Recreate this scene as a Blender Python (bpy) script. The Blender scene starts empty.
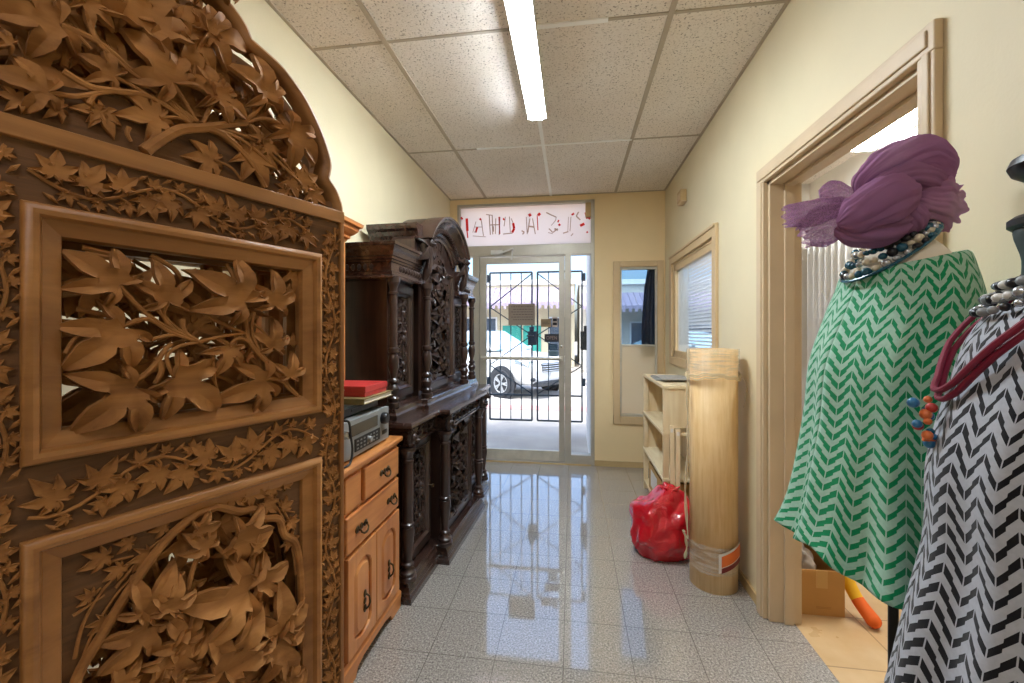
import bpy, bmesh, math, random
from math import sin, cos, pi, radians, atan2, sqrt
from mathutils import Vector, Matrix, noise
random.seed(7)
SC = bpy.context.scene
COL = SC.collection
# ------------------------------------------------------------------ camera model (used to measure real positions)
F = 420.0; U0 = 512.0; V0 = 332.0; HC = 1.35
PSI = math.atan(60 / F); CC, SS = cos(PSI), sin(PSI)
def ray(u, v):
    a = (u - U0) / F
    return Vector((CC * a - SS, SS * a + CC, -(v - V0) / F))
def on_x(u, v, X):
    r = ray(u, v); return Vector((0, 0, HC)) + r * (X / r.x)
def on_y(u, v, Y):
    r = ray(u, v); return Vector((0, 0, HC)) + r * (Y / r.y)
def on_z(u, v, Z):
    r = ray(u, v); return Vector((0, 0, HC)) + r * ((Z - HC) / r.z)
def at_d(u, v, d):
    return Vector((0, 0, HC)) + ray(u, v) * d

# ------------------------------------------------------------------ mesh builder
class MB:
    def __init__(s):
        s.v = []; s.f = []; s.uv = None
    def add(s, vs, fs, M=None):
        o = len(s.v)
        if M is None: s.v += [tuple(p) for p in vs]
        else: s.v += [tuple(M @ Vector(p)) for p in vs]
        s.f += [tuple(i + o for i in f) for f in fs]
        return s
    def box(s, x0, y0, z0, x1, y1, z1, M=None):
        x0, x1 = min(x0, x1), max(x0, x1); y0, y1 = min(y0, y1), max(y0, y1); z0, z1 = min(z0, z1), max(z0, z1)
        v = [(x0,y0,z0),(x1,y0,z0),(x1,y1,z0),(x0,y1,z0),(x0,y0,z1),(x1,y0,z1),(x1,y1,z1),(x0,y1,z1)]
        return s.add(v, [(0,3,2,1),(4,5,6,7),(0,1,5,4),(1,2,6,5),(2,3,7,6),(3,0,4,7)], M)
    def bar(s, a, b, w, h=None, up=(0,0,1), M=None):
        a, b = Vector(a), Vector(b); h = h or w
        d = (b - a).normalized(); up = Vector(up)
        if abs(d.dot(up)) > .95: up = Vector((0,1,0))
        sx = d.cross(up).normalized() * (w/2); sy = sx.cross(d).normalized() * (h/2)
        v = [a-sx-sy, a+sx-sy, a+sx+sy, a-sx+sy, b-sx-sy, b+sx-sy, b+sx+sy, b-sx+sy]
        return s.add(v, [(0,3,2,1),(4,5,6,7),(0,1,5,4),(1,2,6,5),(2,3,7,6),(3,0,4,7)], M)
    def prism(s, poly, a, b, axis='y', M=None):
        """poly: 2D points; extruded along axis from a to b"""
        n = len(poly)
        if axis == 'y': mk = lambda p, t: (p[0], t, p[1])
        elif axis == 'x': mk = lambda p, t: (t, p[0], p[1])
        else: mk = lambda p, t: (p[0], p[1], t)
        v = [mk(p, a) for p in poly] + [mk(p, b) for p in poly]
        f = [tuple(range(n)), tuple(range(2*n-1, n-1, -1))] + [(i, n+i, n+(i+1)%n, (i+1)%n) for i in range(n)]
        return s.add(v, f, M)
    def lathe(s, prof, c=(0,0,0), seg=16, M=None, flute=0, fl_range=None):
        """prof: (r, z) list, about the z axis through c"""
        v = []; f = []
        for k, (r, z) in enumerate(prof):
            for i in range(seg):
                a = 2*pi*i/seg
                rr = r
                if flute and fl_range and fl_range[0] <= z <= fl_range[1] and i % 2: rr = r*(1-flute)
                v.append((c[0]+rr*cos(a), c[1]+rr*sin(a), c[2]+z))
        for k in range(len(prof)-1):
            for i in range(seg):
                j = (i+1) % seg
                f.append((k*seg+i, k*seg+j, (k+1)*seg+j, (k+1)*seg+i))
        n = len(prof)
        if prof[0][0] > 1e-5: f.append(tuple(range(seg-1, -1, -1)))
        if prof[-1][0] > 1e-5: f.append(tuple((n-1)*seg+i for i in range(seg)))
        return s.add(v, f, M)
    def tube(s, pts, rad, seg=8, M=None, flat=1.0, upv=(0,0,1), cap=True):
        pts = [Vector(p) for p in pts]; n = len(pts)
        if not isinstance(rad, (list, tuple)): rad = [rad]*n
        v = []; f = []; up = Vector(upv); prevx = None
        for k in range(n):
            d = (pts[min(k+1, n-1)] - pts[max(k-1, 0)])
            if d.length < 1e-9: d = Vector((1,0,0))
            d.normalize()
            if prevx is None:
                u = up if abs(d.dot(up)) < .95 else Vector((1,0,0))
                x = d.cross(u).normalized()
            else:
                x = prevx - d * prevx.dot(d)
                x = x.normalized() if x.length > 1e-6 else d.orthogonal().normalized()
            y = x.cross(d); prevx = x
            for i in range(seg):
                a = 2*pi*i/seg
                v.append(pts[k] + x*(rad[k]*cos(a)) + y*(rad[k]*flat*sin(a)))
        for k in range(n-1):
            for i in range(seg):
                j = (i+1) % seg
                f.append((k*seg+i, k*seg+j, (k+1)*seg+j, (k+1)*seg+i))
        if cap:
            f.append(tuple(range(seg-1, -1, -1))); f.append(tuple((n-1)*seg+i for i in range(seg)))
        return s.add(v, f, M)
    def ball(s, c, r, seg=10, rings=6, M=None):
        rx, ry, rz = r if isinstance(r, (tuple, list)) else (r, r, r)
        v = [(c[0], c[1], c[2]-rz)]; f = []
        for k in range(1, rings):
            t = -pi/2 + pi*k/rings
            for i in range(seg):
                a = 2*pi*i/seg
                v.append((c[0]+rx*cos(t)*cos(a), c[1]+ry*cos(t)*sin(a), c[2]+rz*sin(t)))
        v.append((c[0], c[1], c[2]+rz)); last = len(v)-1
        for i in range(seg):
            j = (i+1) % seg
            f.append((0, 1+j, 1+i))
            for k in range(rings-2):
                f.append((1+k*seg+i, 1+k*seg+j, 1+(k+1)*seg+j, 1+(k+1)*seg+i))
            f.append((1+(rings-2)*seg+i, 1+(rings-2)*seg+j, last))
        return s.add(v, f, M)
    def sweep(s, path, prof, closed=False, M=None):
        """mitred moulding: path = 2D (x, y) points, prof = (offset to the RIGHT of travel, z) closed polygon"""
        P = [Vector((p[0], p[1])) for p in path]; n = len(P); rings = []
        for k in range(n):
            if closed or 0 < k < n-1:
                d0 = (P[k]-P[k-1]).normalized(); d1 = (P[(k+1) % n]-P[k]).normalized()
            elif k == 0: d0 = d1 = (P[1]-P[0]).normalized()
            else: d0 = d1 = (P[k]-P[k-1]).normalized()
            n0 = Vector((d0.y, -d0.x)); n1 = Vector((d1.y, -d1.x))
            m = (n0+n1); m = m/max(m.dot(n0), .15) if m.length > 1e-6 else n0
            rings.append([(P[k].x+m.x*o, P[k].y+m.y*o, z) for o, z in prof])
        q = len(prof); v = [p for r in rings for p in r]; f = []
        for k in range(n if closed else n-1):
            k2 = (k+1) % n
            for i in range(q):
                j = (i+1) % q
                f.append((k*q+i, k2*q+i, k2*q+j, k*q+j))
        if not closed:
            f.append(tuple(range(q))); f.append(tuple((n-1)*q+i for i in range(q-1, -1, -1)))
        return s.add(v, f, M)
    def build(s, name, mat, parent=None, smooth=False, bevel=0.0, world=False, fix=True, sub=0, angle=35):
        vs = s.v
        if parent is not None and world:
            Mi = root_matrix(parent).inverted()
            vs = [tuple(Mi @ Vector(p)) for p in vs]
        loc = None
        if parent is None and vs:
            xs = [p[0] for p in vs]; ys = [p[1] for p in vs]; zs = [p[2] for p in vs]
            loc = ((min(xs)+max(xs))/2, (min(ys)+max(ys))/2, min(zs))
            vs = [(p[0]-loc[0], p[1]-loc[1], p[2]-loc[2]) for p in vs]
        me = bpy.data.meshes.new(name)
        me.from_pydata(vs, [], s.f)
        if s.uv:
            ul = me.uv_layers.new(name='UVMap')
            for lp in me.loops: ul.data[lp.index].uv = s.uv[lp.vertex_index]
        if fix:
            b = bmesh.new(); b.from_mesh(me)
            bmesh.ops.recalc_face_normals(b, faces=b.faces); b.to_mesh(me); b.free()
        if smooth:
            me.shade_smooth()
            if smooth != 'all': me.set_sharp_from_angle(angle=radians(angle))
        if mat: me.materials.append(mat)
        o = bpy.data.objects.new(name, me); COL.objects.link(o)
        if loc: o.location = loc
        if parent is not None: o.parent = parent
        if bevel:
            m = o.modifiers.new('Bevel', 'BEVEL'); m.width = bevel; m.segments = 2; m.limit_method = 'ANGLE'; m.angle_limit = radians(40)
        if sub:
            m = o.modifiers.new('Subdivision', 'SUBSURF'); m.levels = sub; m.render_levels = sub
        return o

ROOTM = {}
def root_matrix(o):
    M = Matrix.Translation(o.location) @ o.rotation_euler.to_matrix().to_4x4()
    if o.parent: M = root_matrix(o.parent) @ M
    return M
def tag(o, label, cat, group=None, kind=None):
    if label: o['label'] = label
    if cat: o['category'] = cat
    if group: o['group'] = group
    if kind: o['kind'] = kind
    return o
def thing(name, label, cat, loc=(0,0,0), rz=0.0, group=None, kind=None):
    o = bpy.data.objects.new(name, None); COL.objects.link(o)
    o.empty_display_size = .1; o.location = loc; o.rotation_euler = (0, 0, rz)
    return tag(o, label, cat, group, kind)
def dup(o, parent=None):
    c = o.copy(); COL.objects.link(c)
    if parent is not None: c.parent = parent
    for ch in list(o.children): dup(ch, c)
    return c
def catmull(P, n=6, closed=False):
    P = [Vector(p) for p in P]; out = []; N = len(P)
    rng = N if closed else N-1
    for i in range(rng):
        g = (lambda k: P[k % N]) if closed else (lambda k: P[max(0, min(N-1, k))])
        p0, p1, p2, p3 = g(i-1), g(i), g(i+1), g(i+2)
        for k in range(n):
            t = k/n
            out.append(.5*((2*p1)+(p2-p0)*t+(2*p0-5*p1+4*p2-p3)*t*t+(3*p1-p0-3*p2+p3)*t**3))
    if not closed: out.append(P[-1])
    return out

# ------------------------------------------------------------------ materials
def mat_new(name):
    m = bpy.data.materials.new(name); m.use_nodes = True
    nt = m.node_tree; b = nt.nodes.get('Principled BSDF')
    return m, nt, b
def rgb(h):
    h = h.lstrip('#'); c = [int(h[i:i+2], 16)/255 for i in (0, 2, 4)]
    return tuple((x/12.92 if x <= .04045 else ((x+.055)/1.055)**2.4) for x in c) + (1,)
def nd(nt, t, **k):
    n = nt.nodes.new(t)
    for a, b in k.items():
        if a in n.inputs: n.inputs[a].default_value = b
        else: setattr(n, a, b)
    return n
def ramp(nt, stops):
    r = nt.nodes.new('ShaderNodeValToRGB'); e = r.color_ramp.elements
    e[0].position, e[0].color = stops[0]; e[1].position, e[1].color = stops[1]
    for p, c in stops[2:]:
        x = e.new(p); x.color = c
    return r
def plain(name, col, rough=.5, metal=0.0, spec=.5, var=0.06, scale=6, bump=0.0, bscale=60, coat=0.0):
    m, nt, b = mat_new(name); c = rgb(col) if isinstance(col, str) else col
    b.inputs['Roughness'].default_value = rough; b.inputs['Metallic'].default_value = metal
    b.inputs['Specular IOR Level'].default_value = spec
    if coat: b.inputs['Coat Weight'].default_value = coat; b.inputs['Coat Roughness'].default_value = .08
    tc = nd(nt, 'ShaderNodeTexCoord')
    n = nd(nt, 'ShaderNodeTexNoise', Scale=scale, Detail=4.0); nt.links.new(tc.outputs['Object'], n.inputs['Vector'])
    lo = tuple(x*(1-var) for x in c[:3])+(1,); hi = tuple(min(1, x*(1+var)) for x in c[:3])+(1,)
    r = ramp(nt, [(.3, lo), (.7, hi)]); nt.links.new(n.outputs['Fac'], r.inputs['Fac']); nt.links.new(r.outputs['Color'], b.inputs['Base Color'])
    if bump:
        n2 = nd(nt, 'ShaderNodeTexNoise', Scale=bscale, Detail=3.0); nt.links.new(tc.outputs['Object'], n2.inputs['Vector'])
        bp = nd(nt, 'ShaderNodeBump', Strength=bump, Distance=.01); nt.links.new(n2.outputs['Fac'], bp.inputs['Height']); nt.links.new(bp.outputs['Normal'], b.inputs['Normal'])
    return m
def wood(name, dark, light, axis='z', rough=.4, scale=1.0, spec=.5, coat=0.0, bump=.12):
    m, nt, b = mat_new(name)
    tc = nd(nt, 'ShaderNodeTexCoord'); mp = nd(nt, 'ShaderNodeMapping')
    sc = {'x': (2, 26, 26), 'y': (26, 2, 26), 'z': (26, 26, 2)}[axis]
    mp.inputs['Scale'].default_value = tuple(x*scale for x in sc)
    nt.links.new(tc.outputs['Object'], mp.inputs['Vector'])
    n = nd(nt, 'ShaderNodeTexNoise', Scale=1.0, Detail=6.0, Roughness=.62, Distortion=.6); nt.links.new(mp.outputs['Vector'], n.inputs['Vector'])
    n2 = nd(nt, 'ShaderNodeTexNoise', Scale=5.0, Detail=3.0); nt.links.new(tc.outputs['Object'], n2.inputs['Vector'])
    mx = nd(nt, 'ShaderNodeMath', operation='MULTIPLY_ADD'); mx.inputs[1].default_value = .45
    nt.links.new(n2.outputs['Fac'], mx.inputs[0]); nt.links.new(n.outputs['Fac'], mx.inputs[2])
    r = ramp(nt, [(.48, rgb(dark)), (.92, rgb(light))]); nt.links.new(mx.outputs[0], r.inputs['Fac'])
    nt.links.new(r.outputs['Color'], b.inputs['Base Color'])
    b.inputs['Roughness'].default_value = rough; b.inputs['Specular IOR Level'].default_value = spec
    if coat: b.inputs['Coat Weight'].default_value = coat; b.inputs['Coat Roughness'].default_value = .15
    bp = nd(nt, 'ShaderNodeBump', Strength=bump, Distance=.004); nt.links.new(n.outputs['Fac'], bp.inputs['Height']); nt.links.new(bp.outputs['Normal'], b.inputs['Normal'])
    return m
def emit(name, col, strength):
    m, nt, b = mat_new(name); c = rgb(col)
    b.inputs['Base Color'].default_value = (.8, .8, .8, 1)
    b.inputs['Emission Color'].default_value = c; b.inputs['Emission Strength'].default_value = strength
    return m
def glass_thin(name, tint='#ffffff', refl=.9):
    m, nt, b = mat_new(name); nt.nodes.remove(b)
    out = nt.nodes['Material Output']
    t = nd(nt, 'ShaderNodeBsdfTransparent'); t.inputs['Color'].default_value = rgb(tint)
    g = nd(nt, 'ShaderNodeBsdfGlossy'); g.inputs['Roughness'].default_value = .02
    lw = nd(nt, 'ShaderNodeLayerWeight', Blend=.5); fr = nd(nt, 'ShaderNodeMath', operation='POWER'); nt.links.new(lw.outputs['Facing'], fr.inputs[0]); fr.inputs[1].default_value = 5
    mul = nd(nt, 'ShaderNodeMath', operation='MULTIPLY_ADD'); mul.inputs[1].default_value = refl*.9; mul.inputs[2].default_value = .03
    nt.links.new(fr.outputs[0], mul.inputs[0])
    mx = nd(nt, 'ShaderNodeMixShader'); nt.links.new(mul.outputs[0], mx.inputs[0]); nt.links.new(t.outputs[0], mx.inputs[1]); nt.links.new(g.outputs[0], mx.inputs[2])
    nt.links.new(mx.outputs[0], out.inputs['Surface'])
    return m
def sheer(name, col, alpha=.6, transl=.5, mesh=0, rough=.8):
    """diffuse + translucent cloth / plastic that lets part of the light straight through"""
    m, nt, b = mat_new(name); nt.nodes.remove(b); out = nt.nodes['Material Output']; c = rgb(col)
    d = nd(nt, 'ShaderNodeBsdfDiffuse'); d.inputs['Color'].default_value = c
    tl = nd(nt, 'ShaderNodeBsdfTranslucent'); tl.inputs['Color'].default_value = c
    m1 = nd(nt, 'ShaderNodeMixShader'); m1.inputs[0].default_value = transl
    nt.links.new(d.outputs[0], m1.inputs[1]); nt.links.new(tl.outputs[0], m1.inputs[2])
    t = nd(nt, 'ShaderNodeBsdfTransparent'); m2 = nd(nt, 'ShaderNodeMixShader'); m2.inputs[0].default_value = alpha
    nt.links.new(t.outputs[0], m2.inputs[1]); nt.links.new(m1.outputs[0], m2.inputs[2])
    if mesh:
        tc = nd(nt, 'ShaderNodeTexCoord'); w = nd(nt, 'ShaderNodeTexVoronoi', Scale=mesh)
        nt.links.new(tc.outputs['Object'], w.inputs['Vector'])
        r = ramp(nt, [(.25, (max(0, alpha-.3),)*3+(1,)), (.6, (min(1, alpha+.25),)*3+(1,))]); nt.links.new(w.outputs['Distance'], r.inputs['Fac']); nt.links.new(r.outputs['Color'], m2.inputs[0])
    nt.links.new(m2.outputs[0], out.inputs['Surface'])
    return m

def tile_floor(name, size, off, cols, grout, speck=0, rough=.1, gw=.004, coat=0):
    m, nt, b = mat_new(name)
    geo = nd(nt, 'ShaderNodeNewGeometry'); sp = nd(nt, 'ShaderNodeSeparateXYZ'); nt.links.new(geo.outputs['Position'], sp.inputs[0])
    masks = []; cells = []
    for ax, o in (('X', off[0]), ('Y', off[1])):
        a = nd(nt, 'ShaderNodeMath', operation='SUBTRACT'); nt.links.new(sp.outputs[ax], a.inputs[0]); a.inputs[1].default_value = o
        d = nd(nt, 'ShaderNodeMath', operation='DIVIDE'); nt.links.new(a.outputs[0], d.inputs[0]); d.inputs[1].default_value = size
        fl = nd(nt, 'ShaderNodeMath', operation='FLOOR'); nt.links.new(d.outputs[0], fl.inputs[0]); cells.append(fl)
        fr = nd(nt, 'ShaderNodeMath', operation='FRACT'); nt.links.new(d.outputs[0], fr.inputs[0])
        s1 = nd(nt, 'ShaderNodeMath', operation='PINGPONG'); nt.links.new(d.outputs[0], s1.inputs[0]); s1.inputs[1].default_value = .5
        lt = nd(nt, 'ShaderNodeMath', operation='LESS_THAN'); nt.links.new(s1.outputs[0], lt.inputs[0]); lt.inputs[1].default_value = gw/size/2
        masks.append(lt)
    mx = nd(nt, 'ShaderNodeMath', operation='MAXIMUM'); nt.links.new(masks[0].outputs[0], mx.inputs[0]); nt.links.new(masks[1].outputs[0], mx.inputs[1])
    cb = nd(nt, 'ShaderNodeCombineXYZ'); nt.links.new(cells[0].outputs[0], cb.inputs[0]); nt.links.new(cells[1].outputs[0], cb.inputs[1])
    wn = nd(nt, 'ShaderNodeTexWhiteNoise'); nt.links.new(cb.outputs[0], wn.inputs['Vector'])
    if speck:
        v1 = nd(nt, 'ShaderNodeTexNoise', Scale=float(speck), Detail=4.0, Roughness=.75); nt.links.new(geo.outputs['Position'], v1.inputs['Vector'])
        r = ramp(nt, [(.32, rgb(cols[0])), (.44, rgb(cols[1])), (.56, rgb(cols[2])), (.68, rgb(cols[3]))]); nt.links.new(v1.outputs['Fac'], r.inputs['Fac'])
    else:
        v1 = nd(nt, 'ShaderNodeTexNoise', Scale=7.0, Detail=5.0); nt.links.new(geo.outputs['Position'], v1.inputs['Vector'])
        r = ramp(nt, [(.3, rgb(cols[0])), (.7, rgb(cols[1]))]); nt.links.new(v1.outputs['Fac'], r.inputs['Fac'])
    hv = nd(nt, 'ShaderNodeMapRange'); nt.links.new(wn.outputs['Value'], hv.inputs['Value']); hv.inputs['To Min'].default_value = .95; hv.inputs['To Max'].default_value = 1.04
    ml = nd(nt, 'ShaderNodeMixRGB', blend_type='MULTIPLY'); ml.inputs[0].default_value = 1; nt.links.new(r.outputs['Color'], ml.inputs[1]); nt.links.new(hv.outputs[0], ml.inputs[2])
    mg = nd(nt, 'ShaderNodeMixRGB'); nt.links.new(mx.outputs[0], mg.inputs[0]); nt.links.new(ml.outputs[0], mg.inputs[1]); mg.inputs[2].default_value = rgb(grout)
    nt.links.new(mg.outputs[0], b.inputs['Base Color'])
    n3 = nd(nt, 'ShaderNodeTexNoise', Scale=9.0, Detail=3.0); nt.links.new(geo.outputs['Position'], n3.inputs['Vector'])
    rr = nd(nt, 'ShaderNodeMapRange'); nt.links.new(n3.outputs['Fac'], rr.inputs['Value']); rr.inputs['To Min'].default_value = rough*.6; rr.inputs['To Max'].default_value = rough*1.5
    nt.links.new(rr.outputs[0], b.inputs['Roughness'])
    b.inputs['Specular IOR Level'].default_value = .6
    if coat: b.inputs['Coat Weight'].default_value = coat; b.inputs['Coat Roughness'].default_value = .03; b.inputs['Coat IOR'].default_value = 1.75
    bp = nd(nt, 'ShaderNodeBump', Strength=.15, Distance=.002, invert=True); nt.links.new(mx.outputs[0], bp.inputs['Height']); nt.links.new(bp.outputs['Normal'], b.inputs['Normal'])
    return m

M = {}
M['wall'] = plain('cream_paint', '#dfd1ae', .6, var=.03, scale=3, bump=.05, bscale=120)
M['wall_back'] = plain('tan_paint', '#efd6a6', .6, var=.03, scale=3, bump=.05, bscale=120)
M['wall_white'] = plain('white_paint', '#dedbd6', .7, var=.02)
M['trim'] = plain('beige_trim_paint', '#cdb593', .45, var=.04, scale=8)
M['trim2'] = plain('window_trim_paint', '#d3b78c', .5, var=.04, scale=8)
M['base'] = plain('baseboard_paint', '#c4a878', .5, var=.05)
M['granite'] = tile_floor('polished_granite', .28, (-.315, 1.70), ['#514d48', '#8a847d', '#aaa39b', '#d3cdc5'], '#645e58', speck=125, rough=.07, gw=.003, coat=1.0)
M['ceramic'] = tile_floor('beige_ceramic', .33, (1.32, 2.19), ['#c09c6c', '#ccae82'], '#96794f', rough=.3, gw=.006)
M['concrete'] = plain('sidewalk_concrete', '#aaa39a', .9, var=.12, scale=3, bump=.2, bscale=40)
M['asphalt'] = plain('road_asphalt', '#b3aea9', .9, var=.06, scale=3, bump=.2, bscale=80)
M['curb_red'] = plain('faded_red_kerb_paint', '#c9908a', .8, var=.1)
M['alu'] = plain('anodised_aluminium', '#bbb5a8', .42, metal=.35, var=.06, scale=9)
M['alu_pale'] = plain('scuffed_aluminium', '#c9c3b4', .5, metal=.2, var=.12, scale=12)
M['white_metal'] = plain('white_enamel', '#e6e6e4', .35, var=.02)
M['steel'] = plain('bright_steel', '#c2c2c0', .25, metal=.9, var=.05)
M['iron'] = plain('blue_grey_iron_paint', '#33404a', .5, metal=.2, var=.1)
M['glass'] = glass_thin('clear_glass', '#f4faff')
M['glass_car'] = plain('car_glass', '#9cc0d0', .08, spec=.8, var=.1)
M['black'] = plain('black_plastic', '#17171a', .35, var=.1)
M['blackmetal'] = plain('black_metal', '#22211f', .4, metal=.4, var=.1)
M['silver'] = plain('silver_plastic', '#8f9190', .4, metal=.3, var=.04)
M['brass'] = plain('aged_brass', '#5b4a33', .4, metal=.8, var=.25, scale=60)
M['paper'] = plain('paper_white', '#e6dfd2', .8, var=.03)
M['ink'] = plain('grey_ink', '#5f5650', .9, var=.05)
M['screen'] = wood('carved_teak', '#704823', '#ab7742', 'x', .55, .6, bump=.2)
M['screen_v'] = wood('carved_teak_upright', '#4e301a', '#7d5532', 'z', .55, .6, bump=.2)
M['screen_smooth'] = wood('teak_moulding', '#7d5026', '#b27b42', 'x', .42, .6, bump=.1)
M['screen_smooth_v'] = wood('teak_moulding_upright', '#754924', '#a7713b', 'z', .42, .6, bump=.1)
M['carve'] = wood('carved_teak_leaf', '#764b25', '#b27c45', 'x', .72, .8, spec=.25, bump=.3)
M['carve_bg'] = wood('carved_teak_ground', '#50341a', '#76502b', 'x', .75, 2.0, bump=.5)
M['walnut'] = wood('dark_walnut', '#1d120e', '#402a22', 'z', .3, 1.2, coat=.4)
M['walnut_x'] = wood('dark_walnut_grain', '#20130f', '#463028', 'x', .26, 1.2, coat=.6)
M['walnut_c'] = wood('dark_walnut_carving', '#180d0a', '#3a261e', 'z', .4, 1.2)
M['pine'] = wood('honey_pine', '#a85f2a', '#d48f50', 'z', .4, .5, coat=.15)
M['pine_x'] = wood('honey_pine_grain', '#a85f2a', '#d48f50', 'x', .4, .5, coat=.15)
M['shelfwood'] = wood('raw_spruce', '#d5b98a', '#efdcb6', 'z', .65, .5)
M['shelfwood_y'] = wood('raw_spruce_board', '#d8bd8c', '#f2e2bd', 'y', .65, .5)
M['cardboard'] = plain('brown_cardboard', '#b98a4e', .85, var=.06, bump=.06)
M['cardboard_in'] = plain('brown_cardboard_inside', '#a5763f', .85, var=.06)
# ================================================================== SETTING
XL, XR, YB, YF, ZC = -1.28, 0.912, 4.32, -3.2, 2.75
XW = 1.04            # far face of the right-hand wall
XR2 = 2.22           # right wall of the neighbouring room
def struct(name, mb, mat, label=None, **k):
    o = mb.build(name, mat, **k); o['kind'] = 'structure'
    if label: o['label'] = label
    return o
struct('floor', MB().box(XL-.1, YF, -.05, 1.02, YB+.06, 0), M['granite'], 'grey speckled polished granite tile floor')
struct('floor_neighbour', MB().box(1.02, .3, -.05, XR2+.1, YB+.06, 0.001), M['ceramic'], 'beige ceramic tile floor past the doorway')
struct('wall_left', MB().box(XL-.12, YF, 0, XL, YB+.15, ZC+.1), M['wall'], 'cream painted left wall')
struct('wall_rear', MB().box(XL-.12, YF-.12, 0, XW, YF, ZC+.1), M['wall'])
# right wall with doorway (Y 1.22..2.05) and window (Y 2.87..3.98, z 1.13..1.98)
DY0, DY1, DZ = 1.235, 2.125, 2.055
WY0, WY1, WZ0, WZ1 = 2.87, 3.99, 1.13, 1.965
w = MB()
w.box(XR, 1.03, 0, XW, DY0, ZC+.1); w.box(XR, DY0, DZ, XW, DY1, ZC+.1); w.box(XR, DY1, 0, XW, WY0, ZC+.1)
w.box(XR, WY0, 0, XW, WY1, WZ0); w.box(XR, WY0, WZ1, XW, WY1, ZC+.1); w.box(XR, WY1, 0, XW, YB, ZC+.1)
w.box(XR-.022, YF, 0, XW, 1.03, ZC+.1)
struct('wall_right', w, M['wall'], 'cream painted right wall with a doorway and a window')
# back wall : opening for the shop front X -1.20..0.22 (z 0..2.69), small window X .476...833 z .50..2.0
w = MB()
w.box(0.225, YB, 0, .47, YB+.14, ZC+.1); w.box(.84, YB, 0, XW, YB+.14, ZC+.1)
w.box(.47, YB, 0, .84, YB+.14, .50); w.box(.47, YB, 2.0, .84, YB+.14, ZC+.1)
w.box(XL, YB, 0, -1.20, YB+.14, ZC+.1); w.box(-1.20, YB, 2.69, .225, YB+.14, ZC+.1)
struct('wall_back', w, M['wall_back'], 'tan painted end wall around the shop door')
# outside facade above and beside
w = MB(); w.box(-7, YB+.14, 2.69, 8, YB+.24, 4.2); w.box(-7, YB+.14, -.2, -1.2, YB+.24, 2.69); w.box(2.3, YB+.14, -.2, 8, YB+.24, 2.69)
w.box(-7, YB-.4, 4.1, 8, YB+.24, 4.2)
struct('wall_facade', w, M['wall_white'])
# porch return wall seen through the side light
struct('wall_porch', MB().box(.185, YB+.14, -.1, .42, 5.55, 2.6), M['wall_white'], 'pale rendered return wall outside the side light')
# ceiling
def ceil_mat():
    m, nt, b = mat_new('mineral_fibre_tile')
    g = nd(nt, 'ShaderNodeNewGeometry')
    n = nd(nt, 'ShaderNodeTexNoise', Scale=105.0, Detail=3.0, Roughness=.6); nt.links.new(g.outputs['Position'], n.inputs['Vector'])
    n2 = nd(nt, 'ShaderNodeTexNoise', Scale=1.4, Detail=3.0); nt.links.new(g.outputs['Position'], n2.inputs['Vector'])
    r = ramp(nt, [(.32, rgb('#90867a')), (.42, rgb('#efe7dd')), (.7, rgb('#f6f0e8'))]); nt.links.new(n.outputs['Fac'], r.inputs['Fac'])
    r2 = ramp(nt, [(.35, (.93, .90, .86, 1)), (.65, (1, 1, 1, 1))]); nt.links.new(n2.outputs['Fac'], r2.inputs['Fac'])
    mu = nd(nt, 'ShaderNodeMixRGB', blend_type='MULTIPLY'); mu.inputs[0].default_value = 1
    nt.links.new(r.outputs['Color'], mu.inputs[1]); nt.links.new(r2.outputs['Color'], mu.inputs[2]); nt.links.new(mu.outputs[0], b.inputs['Base Color'])
    b.inputs['Roughness'].default_value = .95
    bp = nd(nt, 'ShaderNodeBump', Strength=.5, Distance=.004); nt.links.new(n.outputs['Fac'], bp.inputs['Height']); nt.links.new(bp.outputs['Normal'], b.inputs['Normal'])
    return m
M['ceil'] = ceil_mat()
struct('ceiling', MB().box(XL-.12, YF, ZC, XW, YB+.2, ZC+.08), M['ceil'], 'speckled mineral fibre tile ceiling')
M['tee'] = plain('dull_ceiling_tee', '#b5a894', .6, var=.08)
M['tee_w'] = plain('white_ceiling_tee', '#fffdf8', .5, var=.03)
g = MB()
for x in (-.892, .43):
    g.box(x-.0125, YF, ZC-.006, x+.0125, YB, ZC+.004)
for y in (.70, -.52, -1.74, -2.96):
    g.box(XL, y-.0125, ZC-.006, XR, y+.0125, ZC+.004)
g.box(XL, 1.912, ZC-.004, -.16, 1.928, ZC+.004); g.box(.16, 1.912, ZC-.004, XR, 1.928, ZC+.004); g.box(XL, 3.132, ZC-.004, -.72, 3.148, ZC+.004); g.box(.43, 3.132, ZC-.004, XR, 3.148, ZC+.004)
for x in (XL+.008, XR-.008):
    g.box(x-.008, YF, ZC-.005, x+.008, YB, ZC+.004)
g.box(XL, YB-.018, ZC-.005, XR, YB, ZC+.004)
struct('trim_1', g, M['tee'], 'dull tees of the suspended ceiling grid')
g = MB(); g.box(-.2136-.0125, YF, ZC-.006, -.2136+.0125, YB, ZC+.0045)
g.box(-.16, 1.92-.0125, ZC-.0065, .16, 1.92+.0125, ZC+.0045); g.box(-.72, 3.14-.010, ZC-.0065, .43, 3.14+.010, ZC+.0045)
struct('trim_2', g, M['tee_w'], 'white tees of the suspended ceiling grid')
# baseboards
bp = [(0, 0), (.012, 0), (.012, .075), (.006, .085), (0, .085)]
struct('baseboard_right', MB().box(XR-.012, 2.14, 0, XR, YB, .05), M['base'])
struct('baseboard_back', MB().box(.225, YB-.012, 0, XR, YB, .055), M['base'])
struct('baseboard_left', MB().box(XL, YF, 0, XL+.012, YB, .07), M['base'])

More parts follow.
